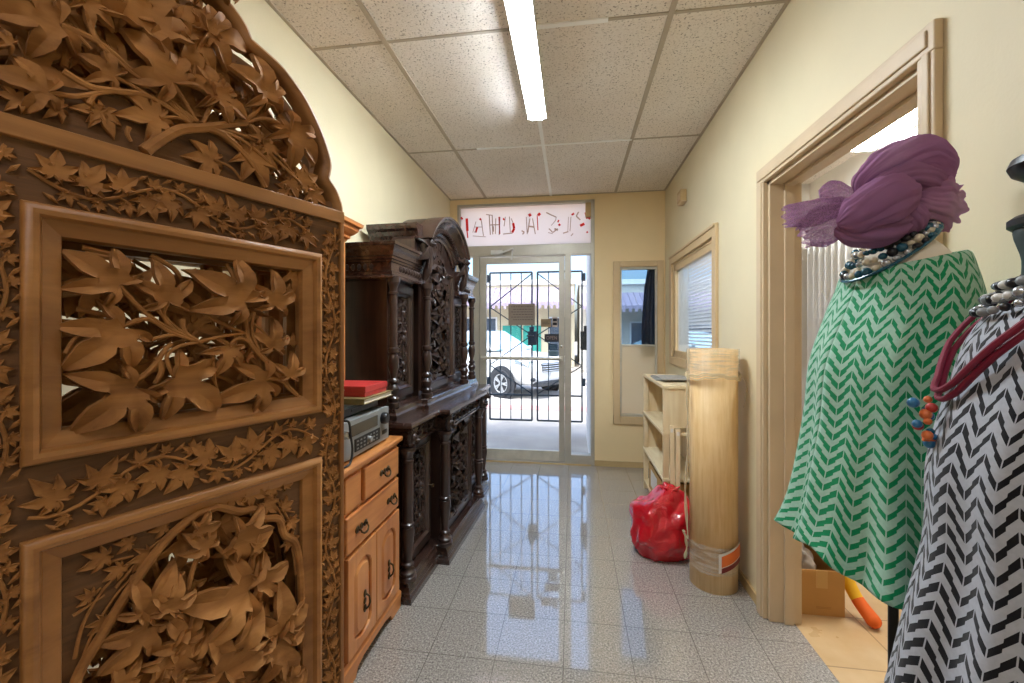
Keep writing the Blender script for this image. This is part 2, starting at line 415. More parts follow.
# doorway casing (right wall) : moulded casing + jamb + stop
def casing_prof(wd, th):
    return [(0, 0), (0, -th), (.008, -th-.004), (wd-.02, -th), (wd-.006, -th*.75), (wd, -th*.4), (wd, 0)]
cs = MB()
for y0, y1 in ((DY1, DY1+.075), (DY0-.055, DY0)):
    cs.box(XR-.022, y0, 0, XR, y1, DZ+.0)
    cs.box(XR-.028, y0+.012, 0, XR-.02, y1-.02, DZ)
cs.box(XR-.022, DY0-.055, DZ, XR, DY1+.075, DZ+.075)
cs.box(XR-.028, DY0-.035, DZ+.015, XR-.02, DY1+.055, DZ+.06)
struct('trim_3', cs, M['trim'], 'beige casing around the right-hand doorway', bevel=.004)
jm = MB()
jm.box(XR, DY1-.018, 0, XW+.01, DY1, DZ); jm.box(XR, DY0, 0, XW+.01, DY0+.018, DZ); jm.box(XR, DY0, DZ-.018, XW+.01, DY1, DZ)
jm.box(XR+.06, DY1-.032, 0, XR+.10, DY1-.018, DZ-.018); jm.box(XR+.06, DY0+.018, 0, XR+.10, DY0+.032, DZ-.018); jm.box(XR+.06, DY0+.018, DZ-.032, XR+.10, DY1-.018, DZ-.018)
struct('trim_4', jm, M['trim'], 'beige jamb and door stop inside the doorway', bevel=.002)

# ---- right wall window with blind
wn = thing('window_5', 'internal window with beige casing and white slatted blind in the right wall', None, (XR, (WY0+WY1)/2, WZ0), 0, kind='structure')
c = MB()
for a, b_ in ((WY0-.075, WY0), (WY1, WY1+.075)): c.box(XR-.02, a, WZ0-.07, XR, b_, WZ1+.075)
c.box(XR-.02, WY0, WZ1, XR, WY1, WZ1+.075); c.box(XR-.02, WY0, WZ0-.07, XR, WY1, WZ0)
c.box(XR-.03, WY0-.06, WZ1+.055, XR, WY1+.06, WZ1+.075)
c.build('window_casing', M['trim2'], wn, bevel=.004, world=True)
c = MB(); t = .02
c.box(XR, WY0, WZ0, XW, WY0+t, WZ1); c.box(XR, WY1-t+.0005, WZ0, XW, WY1, WZ1); c.box(XR, WY0, WZ0, XW, WY1, WZ0+t); c.box(XR, WY0, WZ1-t, XW, WY1, WZ1)
c.box(XR+.004, WY0+t, WZ0+t, XR+.03, WY0+t+.035, WZ1-t); c.box(XR+.004, WY1-t-.035, WZ0+t, XR+.03, WY1-t, WZ1-t)
c.box(XR+.004, WY0+t, WZ0+t, XR+.03, WY1-t, WZ0+t+.035); c.box(XR+.004, WY0+t, WZ1-t-.05, XR+.03, WY1-t, WZ1-t)
c.build('sash', M['trim2'], wn, bevel=.002, world=True)
MB().box(XR+.03, WY1-t-.004, WZ0+t, XW+.004, WY1-t, WZ1-t).build('white_reveal', M['white_metal'], wn, world=True)
MB().box(XR+.015, WY0+.04, WZ0+.04, XR+.019, WY1-.04, WZ1-.04).build('glass_pane', M['glass'], wn, world=True)
BX = XR+.048
bl = thing('window_blind', 'white slatted blind hanging behind the right wall window', 'blind', (BX, 3.27, 1.15))
M['blind'] = sheer('white_blind_slat', '#f6f6f8', .85, .6)
MB().box(BX-.015, 2.90, 1.925, BX+.018, 3.67, 1.945).build('headrail', M['white_metal'], bl, world=True)
s = MB(); z = 1.19
while z < 1.915:
    P = [(BX-.009, 2.905, z+.015), (BX-.009, 3.665, z+.015), (BX+.009, 3.665, z), (BX+.009, 2.905, z)]
    s.add(P+[(p[0], p[1], p[2]+.0012) for p in P], [(0,1,2,3),(4,7,6,5),(0,4,5,1),(1,5,6,2),(2,6,7,3),(3,7,4,0)]); z += .027
s.build('slats', M['blind'], bl, world=True)
for y in (2.98, 3.28, 3.58): MB().tube([(BX, y, 1.18), (BX, y, 1.93)], .0012, 5).build('ladder_cord', M['white_metal'], bl, world=True)
MB().box(BX-.011, 2.905, 1.168, BX+.011, 3.665, 1.181).build('bottom_rail', M['white_metal'], bl, world=True)
# small beige alarm box high on right wall
ab = thing('alarm_box', 'small beige alarm sounder box high on the right wall above the window', 'alarm box', (XR, 3.6, 2.4))
MB().box(XR-.05, 3.53, 2.405, XR-.0005, 3.64, 2.50).build('housing', M['base'], ab, bevel=.006, world=True)
c = MB()
for k in range(5): c.box(XR-.0525, 3.545+.018*k, 2.42, XR-.05, 3.555+.018*k, 2.47)
c.build('grille', M['trim'], ab, world=True)
MB().box(XR-.045, 3.52, 2.395, XR-.0005, 3.65, 2.405).build('mounting_plate', M['trim'], ab, bevel=.002, world=True)

# ---- small back window
wn = thing('window_4', 'narrow end wall window with clear upper pane and frosted lower pane', None, (.655, YB, .43), 0, kind='structure')
c = MB()
c.box(.408, YB-.022, .43, .475, YB, 2.055); c.box(.835, YB-.022, .43, .895, YB, 2.055); c.box(.475, YB-.022, 2.0, .835, YB, 2.055); c.box(.475, YB-.022, .43, .835, YB, .505)
c.build('window_casing', M['trim2'], wn, bevel=.004, world=True)
c = MB(); c.box(.475, YB+.0, .505, .492, YB+.06, 2.0); c.box(.818, YB, .505, .835, YB+.06, 2.0); c.box(.492, YB, 1.975, .818, YB+.06, 2.0); c.box(.492, YB, .505, .818, YB+.06, .53)
c.box(.492, YB+.02, 1.205, .818, YB+.045, 1.225)
c.build('metal_frame', M['alu_pale'], wn, bevel=.002, world=True)
MB().box(.49, YB+.03, 1.22, .82, YB+.034, 1.98).build('glass_pane', glass_thin('tinted_glass', '#b4c8d6'), wn, world=True)
M['frost'] = sheer('frosted_pane', '#e0d3b6', .9, .6)
MB().box(.49, YB+.03, .52, .82, YB+.036, 1.21).build('frosted_pane', M['frost'], wn, world=True)
# dark curtain by that window (hangs outside in the porch)
M['curtain'] = plain('navy_cloth', '#59627a', .9, var=.15)
c = MB(); fr = []; 
cu = []
for k in range(33):
    t = k/32; x = .70+.13*t; cu.append((x, YB+.10+.014*sin(t*22)))
for zz in (0, 1):
    pass
n = len(cu); v = []
for i, zz in enumerate([1.1, 1.5, 1.8, 2.0]):
    sh = [-.005, .0, .012, .028][i]; sq = [1.0, .95, .8, .55][i]
    for (x, y) in cu: v.append((.80+(x-.80)*sq+sh*.6, y, zz))
f = [(r*n+i, r*n+i+1, (r+1)*n+i+1, (r+1)*n+i) for r in range(3) for i in range(n-1)]
c.add(v, f)
cu_o = c.build('curtain', M['curtain'], smooth='all'); m_ = cu_o.modifiers.new('Solidify', 'SOLIDIFY'); m_.thickness = .004
tag(cu_o, 'dark navy curtain bunched behind the narrow end wall window', 'curtain')

# ---- neighbouring room
w = MB()
w.box(XW, YB, 0, 1.05, YB+.14, ZC+.1); w.box(2.1, YB, 0, XR2, YB+.14, ZC+.1); w.box(1.05, YB, 0, 2.1, YB+.14, .85); w.box(1.05, YB, 2.15, 2.1, YB+.14, ZC+.1)
struct('wall_neighbour_front', w, M['wall_white'])
struct('wall_neighbour_right', MB().box(XR2, .3, 0, XR2+.1, YB+.14, ZC+.1), M['wall_white'])
struct('wall_neighbour_near', MB().box(XW, .2, 0, XR2+.1, .3, ZC+.1), M['wall_white'])
struct('ceiling_neighbour', MB().box(XW, .2, ZC, XR2+.1, YB+.2, ZC+.08), M['ceil'])
wn = thing('window_6', 'front window of the neighbouring room', None, (1.6, YB, .85), 0, kind='structure')
c = MB()
c.box(1.05, YB+.03, .85, 1.075, YB+.08, 2.15); c.box(2.07, YB+.03, .85, 2.1, YB+.08, 2.15); c.box(1.075, YB+.03, .85, 2.07, YB+.08, .88); c.box(1.075, YB+.03, 2.12, 2.07, YB+.08, 2.15)
c.build('metal_frame', M['alu_pale'], wn, world=True)
MB().box(1.075, YB+.05, .88, 2.07, YB+.055, 2.12).build('glass_pane', M['glass'], wn, world=True)
# vertical blinds on the neighbour's right wall
vb = thing('vertical_blind', 'white vertical blind seen through the right-hand doorway', 'blind', (XR2, 3.5, .2))
MB().box(XR2-.07, 2.7, 2.12, XR2-.02, 4.25, 2.17).build('headrail', M['white_metal'], vb, world=True)
M['vane'] = sheer('white_blind_vane', '#eef0f2', 1.0, .3)
for k in range(17):
    y = 2.74+.09*k
    MB().bar((XR2-.045, y, .45), (XR2-.045, y, 2.12), .085, .0015, up=(.5, 1, 0)).build('vane', M['vane'], vb, world=True)
MB().box(XR2-.03, 4.215, .4, XR2-.01, 4.25, 2.12).build('dark_edge_strip', M['curtain'], vb, world=True)['label'] = 'dark navy edge strip'
# neighbour room lamp
def batten(name, label, x, y0, y1, wd, z, strength, col, hang=.07):
    t = thing(name, label, 'ceiling light', (x, (y0+y1)/2, z-hang))
    c = MB(); c.box(x-wd*.5, y0, z-.028, x+wd*.5, y1, z-.0005)
    c.box(x-wd*.5, y0-.012, z-hang, x+wd*.5, y0, z-.0005); c.box(x-wd*.5, y1, z-hang, x+wd*.5, y1+.012, z-.0005)
    c.box(x+wd*.47, y0, z-hang*.92, x+wd*.5, y1, z-.02); c.box(x-wd*.5, y0, z-hang*.80, x-wd*.47, y1, z-.02)
    c.build('fixture_body', M['white_metal'], t, bevel=.001, world=True)
    pr = [(-wd*.465, z-.028), (-wd*.465, z-hang*.86), (-wd*.36, z-hang*.98), (0, z-hang*1.04), (wd*.36, z-hang*.98), (wd*.465, z-hang*.90), (wd*.465, z-.028)]
    c = MB(); c.prism([(x+a, b_) for a, b_ in pr], y0+.0005, y1-.0005, 'y')
    c.build('diffuser', emit('diffuser_'+name+str(len(bpy.data.materials)), col, strength), t, world=True)
    for sx in (-1, 1):
        c = MB(); c.lathe([(.0, -.008), (.004, -.007), (.006, -.003), (.004, 0), (.004, .02), (0, .02)], (x+sx*wd*.25, y1+.004, z-hang-.004), 8)
        c.build('end_screw', M['steel'], t, world=True)
    return t
L_MAIN, L_REAR_FILL, L_NEXT = 146.0, 25.0, 75.0
batten('fluorescent_light', 'long white fluorescent batten with diffuser on the corridor ceiling', -.215, 1.55, 2.62, .115, ZC, L_MAIN, '#eaf6ff')
batten('fluorescent_light', 'unseen white fluorescent batten added behind the camera as fill light', -.215, -1.05, .17, .115, ZC, L_REAR_FILL, '#f4f6ff')  # added out of view to brighten the near walls and the screen
batten('fluorescent_light', 'unseen white fluorescent batten added at the far rear as fill light', -.215, -2.75, -1.53, .115, ZC, L_REAR_FILL, '#f4f6ff')  # another unseen batten, added only for more fill from behind
batten('fluorescent_light', 'bright fluorescent batten on the ceiling seen through the doorway', 2.115, 2.15, 3.42, .17, ZC, L_NEXT, '#ffffff')

# ================================================================== SHOP FRONT
def yx(u): return on_y(u, 332, YB).x
sf = MB()
FY0, FY1 = YB-.01, YB+.09
sf.box(-1.20, FY0, 2.665, .225, FY1, 2.69)                       # head
sf.box(-1.20, FY0, 0, -1.175, FY1, 2.69); sf.box(.19, FY0, 0, .225, FY1, 2.69)
sf.box(-1.175, FY0, 2.14, .19, FY1, 2.25)                        # transom bar
sf.box(-1.035, FY0, 0, -.965, FY1, 2.14)                          # hinge jamb
sf.box(-.072, FY0, 0, -.010, FY1, 2.14)                           # mullion
sf.box(-.010, FY0, 0, .19, FY1, .10); sf.box(-1.175, FY0, 0, -1.035, FY1, .10)
sf.box(-.965, FY0, 0, -.072, FY1, .012)
struct('trim_5', sf, M['alu'], 'aluminium shop front framing', bevel=.003)
wn = thing('window_2', 'narrow side light right of the glass door', None, (.09, YB, .1), 0, kind='structure')
MB().box(-.010, YB+.04, .10, .19, YB+.046, 2.14).build('glass_pane', M['glass'], wn, world=True)
wn = thing('window_3', 'narrow side light left of the glass door', None, (-1.1, YB, .1), 0, kind='structure')
MB().box(-1.175, YB+.04, .10, -1.035, YB+.046, 2.14).build('glass_pane', M['glass'], wn, world=True)
# transom with peeling sign letters (reversed, seen from behind)
wn = thing('window_1', 'whitewashed transom window with peeling reversed red letters above the glass door', None, (-.49, YB, 2.25), 0, kind='structure')
M['milky'] = sheer('whitewashed_glass', '#fbf0e8', .84, .8)
MB().box(-1.175, YB+.04, 2.25, .19, YB+.046, 2.665).build('whitewashed_pane', M['milky'], wn, world=True)
def strokes(lst, name, mat, w_):
    c = MB()
    for a in lst:
        pts = a[0]; wd = a[1]
        P = [on_y(445+x/6.4, 195+y/6.4, YB+.036) for x, y in pts]
        for p, q in zip(P[:-1], P[1:]): c.bar(p, q, wd/6.4*.0104, .003, up=(0, 1, 0))
    o = c.build(name, mat, wn, world=True); return o
M['red_vinyl'] = sheer('faded_red_vinyl', '#e23a2c', .92, .8)
M['grey_vinyl'] = sheer('peeled_vinyl_edge', '#c4a78f', .8, .7)
R_ = [([(139,150),(143,230)],11),([(141,230),(146,275)],5),([(103,142),(112,156)],8),([(207,205),(196,240)],8),([(346,140),(350,250)],5),([(436,180),(443,215),(430,240)],10),
      ([(538,120),(548,136)],12),([(596,118),(608,130)],13),([(590,130),(595,225)],4),([(726,195),(738,187)],9),([(728,160),(722,175)],6),([(810,128),(826,118)],8),([(905,110),(915,150),(925,140)],16),
      ([(865,197),(892,184)],11),([(905,240),(915,236)],7),([(222,150),(230,160)],8),([(372,150),(380,160)],7)]
G_ = [([(283,128),(290,255)],6),([(302,128),(306,252)],6),([(325,150),(322,250)],5),([(352,140),(346,256)],5),([(262,125),(304,130)],5),([(290,192),(345,190)],6),([(308,200),(310,235)],9),
      ([(386,140),(378,200)],5),([(412,138),(418,240)],5),([(372,250),(432,244)],6),([(424,150),(436,180)],5),([(520,140),(526,250)],5),([(543,150),(530,240)],7),([(560,150),(578,250)],6),([(536,200),(570,205)],10),
      ([(490,228),(508,238),(496,252)],8),([(648,112),(680,128),(712,142)],7),([(712,142),(706,165),(680,195)],4),([(665,215),(690,240),(722,215)],7),([(700,215),(722,226)],10),([(660,240),(690,248)],4),
      ([(790,140),(786,232)],4),([(806,140),(800,232)],5),([(755,245),(790,234)],7),([(806,262),(820,246)],6),([(855,108),(840,135),(866,160)],8),([(198,170),(178,240)],4),([(232,160),(246,262)],5),([(190,205),(235,205)],4),([(178,262),(262,268)],4),([(196,230),(190,240)],8)]
R_ = [(a_, b_*1.5) for a_, b_ in R_]
strokes(R_, 'red_lettering', M['red_vinyl'], 0); strokes(G_, 'letter_outline', M['grey_vinyl'], 0)
struct('trim_6', MB().box(.135, YB-.006, 2.52, .19, YB+.035, 2.66), M['wood_block'] if 'wood_block' in M else M['base'], 'small brown block in the top corner of the transom')

# glass door
dr = thing('door_1', 'aluminium framed glass shop door with push bar and paper notice', None, (-.52, YB+.03, 0), 0, kind='structure')
DA, DB, DT = -.962, -.075, 2.128
c = MB(); c.box(DA, YB+.015, .02, DA+.068, YB+.06, DT); c.build('hinge_stile', M['alu'], dr, bevel=.003, world=True)
c = MB(); c.box(DB-.058, YB+.015, .02, DB, YB+.06, DT); c.build('lock_stile', M['alu'], dr, bevel=.003, world=True)
c = MB(); c.box(DA+.068, YB+.015, DT-.062, DB-.058, YB+.06, DT); c.build('top_rail', M['alu'], dr, bevel=.003, world=True)
c = MB(); c.box(DA+.068, YB+.015, .02, DB-.058, YB+.06, .125); c.build('bottom_rail', M['alu_pale'], dr, bevel=.003, world=True)
MB().box(DA+.06, YB+.036, .11, DB-.05, YB+.041, DT-.05).build('glass_pane', M['glass'], dr, world=True)
c = MB(); c.tube([(DA+.03, YB-.03, 1.082), (DB-.03, YB-.03, 1.075)], .017, 12); 
for x in (DA+.034, DB-.034): c.box(x-.015, YB-.035, 1.055, x+.015, YB+.016, 1.10)
c.build('push_bar', M['alu_pale'], dr, smooth=True, world=True)
c = MB(); c.lathe([(.001, 0), (.014, 0), (.014, .006), (.008, .008), (.001, .008)], (0, 0, 0), 14, Matrix.Translation((DB-.028, YB+.016, 1.2)) @ Matrix.Rotation(pi/2, 4, 'X')); c.build('lock_cylinder', M['steel'], dr, smooth=True, world=True)
c = MB(); a = [on_y(u, v, YB-.02) for u, v in ((491, 254.5), (513, 259))]
c.box(a[0].x, YB-.035, 2.155, a[0].x+.125, YB-.01, 2.20)
c.build('closer_body', M['white_metal'], dr, bevel=.004, world=True)
c = MB(); c.bar((a[0].x+.09, YB-.05, 2.16), (a[0].x+.235, YB-.075, 2.20), .02, .012); c.bar((a[0].x+.235, YB-.07, 2.20), (a[0].x+.215, YB-.02, 2.10), .016, .012)
c.ball((a[0].x+.235, YB-.07, 2.197), .013, 8, 6)
c.build('closer_arm', M['white_metal'], dr, world=True)
# gaskets / dirt strip at the sill
struct('trim_7', MB().box(-.965, YB-.02, .0, .19, YB-.01, .012), M['base'], 'threshold strip under the shop door')
# ---- notices on the door
def px_plate(name, label, cat, u0, v0, u1, v1, mat, y=YB+.030, th=.003):
    a = on_y(u0, v0, y); b_ = on_y(u1, v1, y)
    t = thing(name, label, cat, ((a.x+b_.x)/2, y, min(a.z, b_.z)))
    MB().box(a.x, y, b_.z, b_.x, y+th, a.z).build('sheet', mat, t, world=True)
    return t, a, b_
M['notice'] = plain('grey_notice_paper', '#8f8175', .85, var=.04)
t, a, b_ = px_plate('paper_notice', 'large grey paper notice with lines of writing taped to the door glass', 'notice', 508.5, 304, 535, 325, M['notice'])
c = MB(); random.seed(3)
for k in range(6):
    z = a.z-.03-k*.027; x = a.x+.03+(.02 if k % 2 else 0)
    while x < b_.x-.03:
        wd = random.uniform(.008, .03); c.box(x, YB+.0285, z-.003, min(x+wd, b_.x-.025), YB+.0302, z+.004); x += wd+.007
c.build('writing', M['ink'], t, world=True)
M['tan_paper'] = plain('tan_card', '#8e7a5e', .8, var=.05)
t, a, b_ = px_plate('window_sticker', 'small tan card on the door glass right of the paper notice', 'sticker', 541, 319, 551, 327, M['tan_paper'])
c = MB(); c.box(a.x+.015, YB+.0285, b_.z+.03, b_.x-.015, YB+.0302, b_.z+.036); c.build('writing', M['ink'], t, world=True)
c = MB(); c.box(a.x+.015, YB+.0285, b_.z+.048, b_.x-.03, YB+.0302, b_.z+.053); c.build('writing', M['ink'], t, world=True)
M['pale_paper'] = plain('pale_card', '#b3a59b', .8, var=.05); M['dk'] = plain('black_print', '#231f24', .7, var=.1)
t, a, b_ = px_plate('window_sticker', 'narrow pale sticker with two black squares next to the lock stile', 'sticker', 552.3, 317, 557.5, 327, M['pale_paper'])
c = MB(); h_ = (a.z-b_.z)
for zz in (.18, .58): c.box(a.x+.006, YB+.0285, b_.z+h_*zz, b_.x-.006, YB+.0302, b_.z+h_*(zz+.26))
c.build('black_square', M['dk'], t, world=True)
M['sign_black'] = plain('black_sign_board', '#2a2a33', .6, var=.08); M['sign_txt'] = plain('pinkish_sign_print', '#8e7a78', .7, var=.05)
t, a, b_ = px_plate('open_sign', 'black OPEN sign with pale letters on the door glass', 'sign', 544.5, 334, 558.8, 342, M['sign_black'])
def text_mesh(txt, size, name, mat, parent, loc, rot, width=None):
    cu = bpy.data.curves.new(name, 'FONT'); cu.body = txt; cu.size = size; cu.extrude = .0008; cu.align_x = 'CENTER'; cu.align_y = 'CENTER'
    tmp = bpy.data.objects.new('tmp', cu); COL.objects.link(tmp)
    me = bpy.data.meshes.new_from_object(tmp.evaluated_get(bpy.context.evaluated_depsgraph_get()))
    COL.objects.unlink(tmp); bpy.data.objects.remove(tmp)
    Mx = Matrix.Translation(loc) @ rot
    sx = 1.0
    if width:
        xs = [v.co.x for v in me.vertices]; sx = width/max(1e-6, max(xs)-min(xs))
    vs = [tuple(Mx @ Vector((v.co.x*sx, v.co.y, v.co.z))) for v in me.vertices]
    fs = [tuple(p.vertices) for p in me.polygons]; bpy.data.meshes.remove(me)
    return MB().add(vs, fs).build(name, mat, parent, world=True, fix=False)
text_mesh('OPEN', .05, 'lettering', M['sign_txt'], t, ((a.x+b_.x)/2, YB+.0288, (a.z+b_.z)/2), Matrix.Rotation(pi/2, 4, 'X'), width=(b_.x-a.x)*.74)
M['blue_card'] = plain('dark_blue_card', '#2d4a63', .7, var=.06); M['blue_txt'] = plain('blue_print', '#6f8ba0', .8, var=.04)
t, a, b_ = px_plate('window_sticker', 'dark blue card on the door glass just under the OPEN sign', 'sticker', 548.5, 344, 557.6, 350, M['blue_card'])
c = MB()
for k in range(3): c.box(a.x+.012, YB+.0285, b_.z+.012+k*.015, b_.x-.012-.01*k, YB+.0302, b_.z+.016+k*.015)
c.build('writing', M['blue_txt'], t, world=True)
M['teal_card'] = plain('grey_blue_card', '#6f8894', .7, var=.06)
t, a, b_ = px_plate('window_sticker', 'grey-blue card on the door glass right above the push bar', 'sticker', 549, 350.8, 557.8, 356.5, M['teal_card'])
c = MB()
for k in range(3): c.box(a.x+.012, YB+.0285, b_.z+.010+k*.015, b_.x-.015, YB+.0302, b_.z+.014+k*.015)
c.build('writing', M['blue_card'], t, world=True)
# ================================================================== OUTSIDE
struct('sidewalk', MB().box(-14, YB+.06, -.12, 16, 7.30, -.01), M['concrete'], 'pale concrete sidewalk outside the door')
struct('kerb', MB().box(-14, 7.30, -.3, 16, 7.72, -.005), M['curb_red'], 'faded red kerb along the street')
struct('road', MB().box(-40, 7.72, -.3, 45, 26, -.15), M['asphalt'], 'sunlit pale asphalt street')
struct('sidewalk_far', MB().box(-40, 15.6, -.3, 45, 60, -.04), M['concrete'])

# ---- iron security gates
GY = 5.5
def gate(u0, u1, mirror, label):
    a = on_y(u0, 332, GY).x; b_ = on_y(u1, 332, GY).x; z0, z1, zb = .19, 2.135, .52
    t = thing('security_gate', label, 'gate', ((a+b_)/2, GY, 0), group=None)
    c = MB(); w_ = .021
    for x in (a, b_): c.box(x-w_/2, GY-w_/2, z0, x+w_/2, GY+w_/2, z1)
    for z in (z0, zb, z1): c.box(a, GY-w_/2, z-w_/2, b_, GY+w_/2, z+w_/2)
    c.build('frame', M['iron'], t, world=True)
    for k in (1, 2, 3):
        x = a+(b_-a)*k/4
        c = MB().box(x-.0055, GY-.0055, z0, x+.0055, GY+.0055, z1); c.build('upright_bar', M['iron'], t, world=True)
    H, Lx = (a, b_) if not mirror else (b_, a)
    zs = [z1-.02, z1-.02-(z1-zb)*.27, z1-.02-(z1-zb)*.5, z1-.02-(z1-zb)*.745, zb+.02]
    pts = [(Lx, zs[0]), (H, zs[1]), (Lx, zs[2]), (H, zs[3]), (Lx, zs[4])]
    for p, q in zip(pts[:-1], pts[1:]):
        MB().bar((p[0], GY-.012, p[1]), (q[0], GY-.012, q[1]), .014, .01, up=(0, 1, 0)).build('diagonal_brace', M['iron'], t, world=True)
    for z in (zs[1]+.38, .7):
        MB().box(H-.045 if not mirror else H+.005, GY-.03, z-.05, H-.005 if not mirror else H+.045, GY+.03, z+.05).build('hinge', M['iron'], t, bevel=.004, world=True)
    return t, a, b_, H, Lx
t, a, b_, H, Lx = gate(490, 532, False, 'left leaf of the blue-grey iron security gate outside the door')
t2, a2, b2, H2, L2 = gate(537.5, 582, True, 'right leaf of the blue-grey iron security gate outside the door')
c = MB(); c.box(Lx-.05, GY-.05, 1.18, Lx+.06, GY+.03, 1.36); c.box(Lx-.03, GY-.06, 1.36, Lx+.03, GY+.02, 1.42)
c.build('lock_box', M['iron'], t, bevel=.008, world=True)
c = MB(); c.tube([(Lx+.02, GY-.05, 1.3), (Lx+.02, GY-.09, 1.3), (Lx-.06, GY-.09, 1.3)], .01, 8); c.build('handle', M['iron'], t, smooth=True, world=True)
c = MB(); c.box(H2-.02, GY-.06, 1.12, H2+.07, GY+.02, 1.36); c.box(H2+.02, GY-.07, 1.36, H2+.07, GY, 1.43); c.build('lock_box', M['black'], t2, bevel=.006, world=True)
for gx in (a-.09,):
    pp = thing('gate_post', 'white painted post carrying the left gate leaf', 'post', (gx, GY, -.01))
    MB().box(gx-.04, GY-.04, -.01, gx+.04, GY+.04, 2.6).build('post_shaft', M['white_metal'], pp, bevel=.004, world=True)
    MB().box(gx-.055, GY-.055, -.01, gx+.055, GY+.055, .02).build('foot_plate', M['white_metal'], pp, world=True)

# ---- cars
M['car_white'] = plain('white_car_paint', '#d3d8da', .22, spec=.6, var=.02, coat=.6)
M['car_blue'] = plain('grey_blue_car_paint', '#8fb0c0', .22, spec=.6, var=.02, coat=.6)
M['tyre'] = plain('tyre_rubber', '#2a2d32', .8, var=.1)
M['rim'] = plain('alloy_rim', '#b9bec2', .3, metal=.6, var=.03)
M['chrome'] = plain('chrome_trim', '#c6cdd2', .12, metal=.95, var=.02)
M['lamp_glass'] = plain('headlamp_glass', '#7f9099', .1, spec=.8, var=.05)
M['dkgrille'] = plain('dark_grille', '#33373c', .5, var=.1)
M['redlamp'] = plain('amber_lamp', '#b5562e', .3, var=.1)
def car(loc, ang, paint, label):
    t = thing('car', label, 'car', loc, ang)
    # side profile: stations x (rear -2.2 .. front 2.2); (x, z_low, z_belt, halfwidth)
    st = [(-2.2,.42,.86,.66),(-2.12,.30,.98,.80),(-1.7,.26,1.02,.87),(-1.0,.24,1.02,.89),(-.2,.24,1.01,.90),(.6,.24,1.00,.90),(1.0,.25,1.0,.895),(1.5,.27,.96,.88),(1.9,.28,.90,.83),(2.12,.30,.80,.74),(2.22,.40,.68,.58)]
    def ring(x, zl, zb, w_):
        h = zb-zl
        half = [(0, zl), (w_*.80, zl), (w_*.97, zl+.12*h+.03), (w_, zl+.45*h), (w_*.985, zl+.78*h), (w_*.92, zb-.03), (w_*.80, zb+.015), (w_*.4, zb+.045), (0, zb+.05)]
        return [(x, y, z) for y, z in half] + [(x, -y, z) for y, z in half[-2:0:-1]]
    c = MB(); R = [ring(*s_) for s_ in st]; n = len(R[0]); v = [p for r in R for p in r]; f = []
    for k in range(len(R)-1):
        for i in range(n): f.append((k*n+i, k*n+(i+1) % n, (k+1)*n+(i+1) % n, (k+1)*n+i))
    f.append(tuple(range(n))); f.append(tuple((len(R)-1)*n+i for i in range(n)))
    c.add(v, f); body = c.build('body', paint, t, smooth='all', sub=2)
    # greenhouse
    gs = [(-1.95,1.03,1.05,.70),(-1.5,1.03,1.44,.72),(-.7,1.03,1.55,.74),(.05,1.03,1.53,.74),(.45,1.03,1.34,.75),(1.05,1.02,1.04,.78)]
    c = MB(); R = []
    for x, zl, zt, w_ in gs:
        h = zt-zl; half = [(0, zl), (w_+.04, zl), (w_-.02, zl+h*.5), (w_-.12*min(1, h/.4), zl+h*.9), (w_*.6, zt), (0, zt+.01)]
        R.append([(x, y, z) for y, z in half] + [(x, -y, z) for y, z in half[-2:0:-1]])
    n = len(R[0]); v = [p for r in R for p in r]; f = []
    for k in range(len(R)-1):
        for i in range(n): f.append((k*n+i, k*n+(i+1) % n, (k+1)*n+(i+1) % n, (k+1)*n+i))
    f.append(tuple(range(n))); f.append(tuple((len(R)-1)*n+i for i in range(n)))
    c.add(v, f); c.build('cabin', paint, t, smooth='all', sub=2)
    # windscreen and side windows laid just proud of the cabin
    c = MB(); c.add([(.98,-.62,1.075),(.98,.62,1.075),(.10,.52,1.525),(.10,-.52,1.525),(.96,-.62,1.055),(.96,.62,1.055),(.08,.52,1.50),(.08,-.52,1.50)], [(0,1,2,3),(7,6,5,4),(0,4,5,1),(1,5,6,2),(2,6,7,3),(3,7,4,0)]); c.build('windscreen', M['glass_car'], t, smooth=True)
    for sy in (-1, 1):
        for xa, xb, xc_, xd in ((-.55,.72,.10,-.50), (-1.55,-.65,-.60,-1.35)):
            q = [(xa,.775,1.05),(xb,.785,1.05),(xc_,.66,1.45),(xd,.66,1.47)]; c = MB()
            c.add([(x, sy*y, z) for x, y, z in q]+[(x, sy*(y-.02), z) for x, y, z in q], [(0,1,2,3),(7,6,5,4),(0,4,5,1),(1,5,6,2),(2,6,7,3),(3,7,4,0)]); c.build('side_window', M['glass_car'], t)
        c = MB(); c.ball((.62, sy*.98, 1.06), (.06, .10, .07), 10, 6); c.box(.6, sy*.85, 1.03, .65, sy*.95, 1.06); c.build('door_mirror', paint, t, smooth=True)
        # headlamp wrapping the corner
        c = MB(); c.add([(2.17,sy*.42,.70),(2.06,sy*.76,.74),(1.72,sy*.875,.84),(1.78,sy*.84,.90),(2.02,sy*.70,.86),(2.14,sy*.45,.80),(2.10,sy*.40,.72),(2.0,sy*.70,.76),(1.72,sy*.82,.85),(1.76,sy*.80,.88),(2.0,sy*.66,.85),(2.08,sy*.43,.79)],
              [(0,1,4,5),(1,2,3,4),(6,11,10,7),(7,10,9,8),(0,6,7,1),(1,7,8,2),(2,8,9,3),(3,9,10,4),(4,10,11,5),(5,11,6,0)]); c.build('headlamp', M['lamp_glass'], t)
        c = MB(); c.ball((2.12, sy*.66, .45), (.06, .07, .05), 10, 6); c.build('fog_lamp', M['dkgrille'], t, smooth=True)
    c = MB(); c.box(2.14, -.44, .60, 2.235, .44, .80); c.build('grille', M['dkgrille'], t, bevel=.03)
    c = MB()
    for k in range(4): c.box(2.22, -.46, .62+.05*k, 2.25, .46, .64+.05*k)
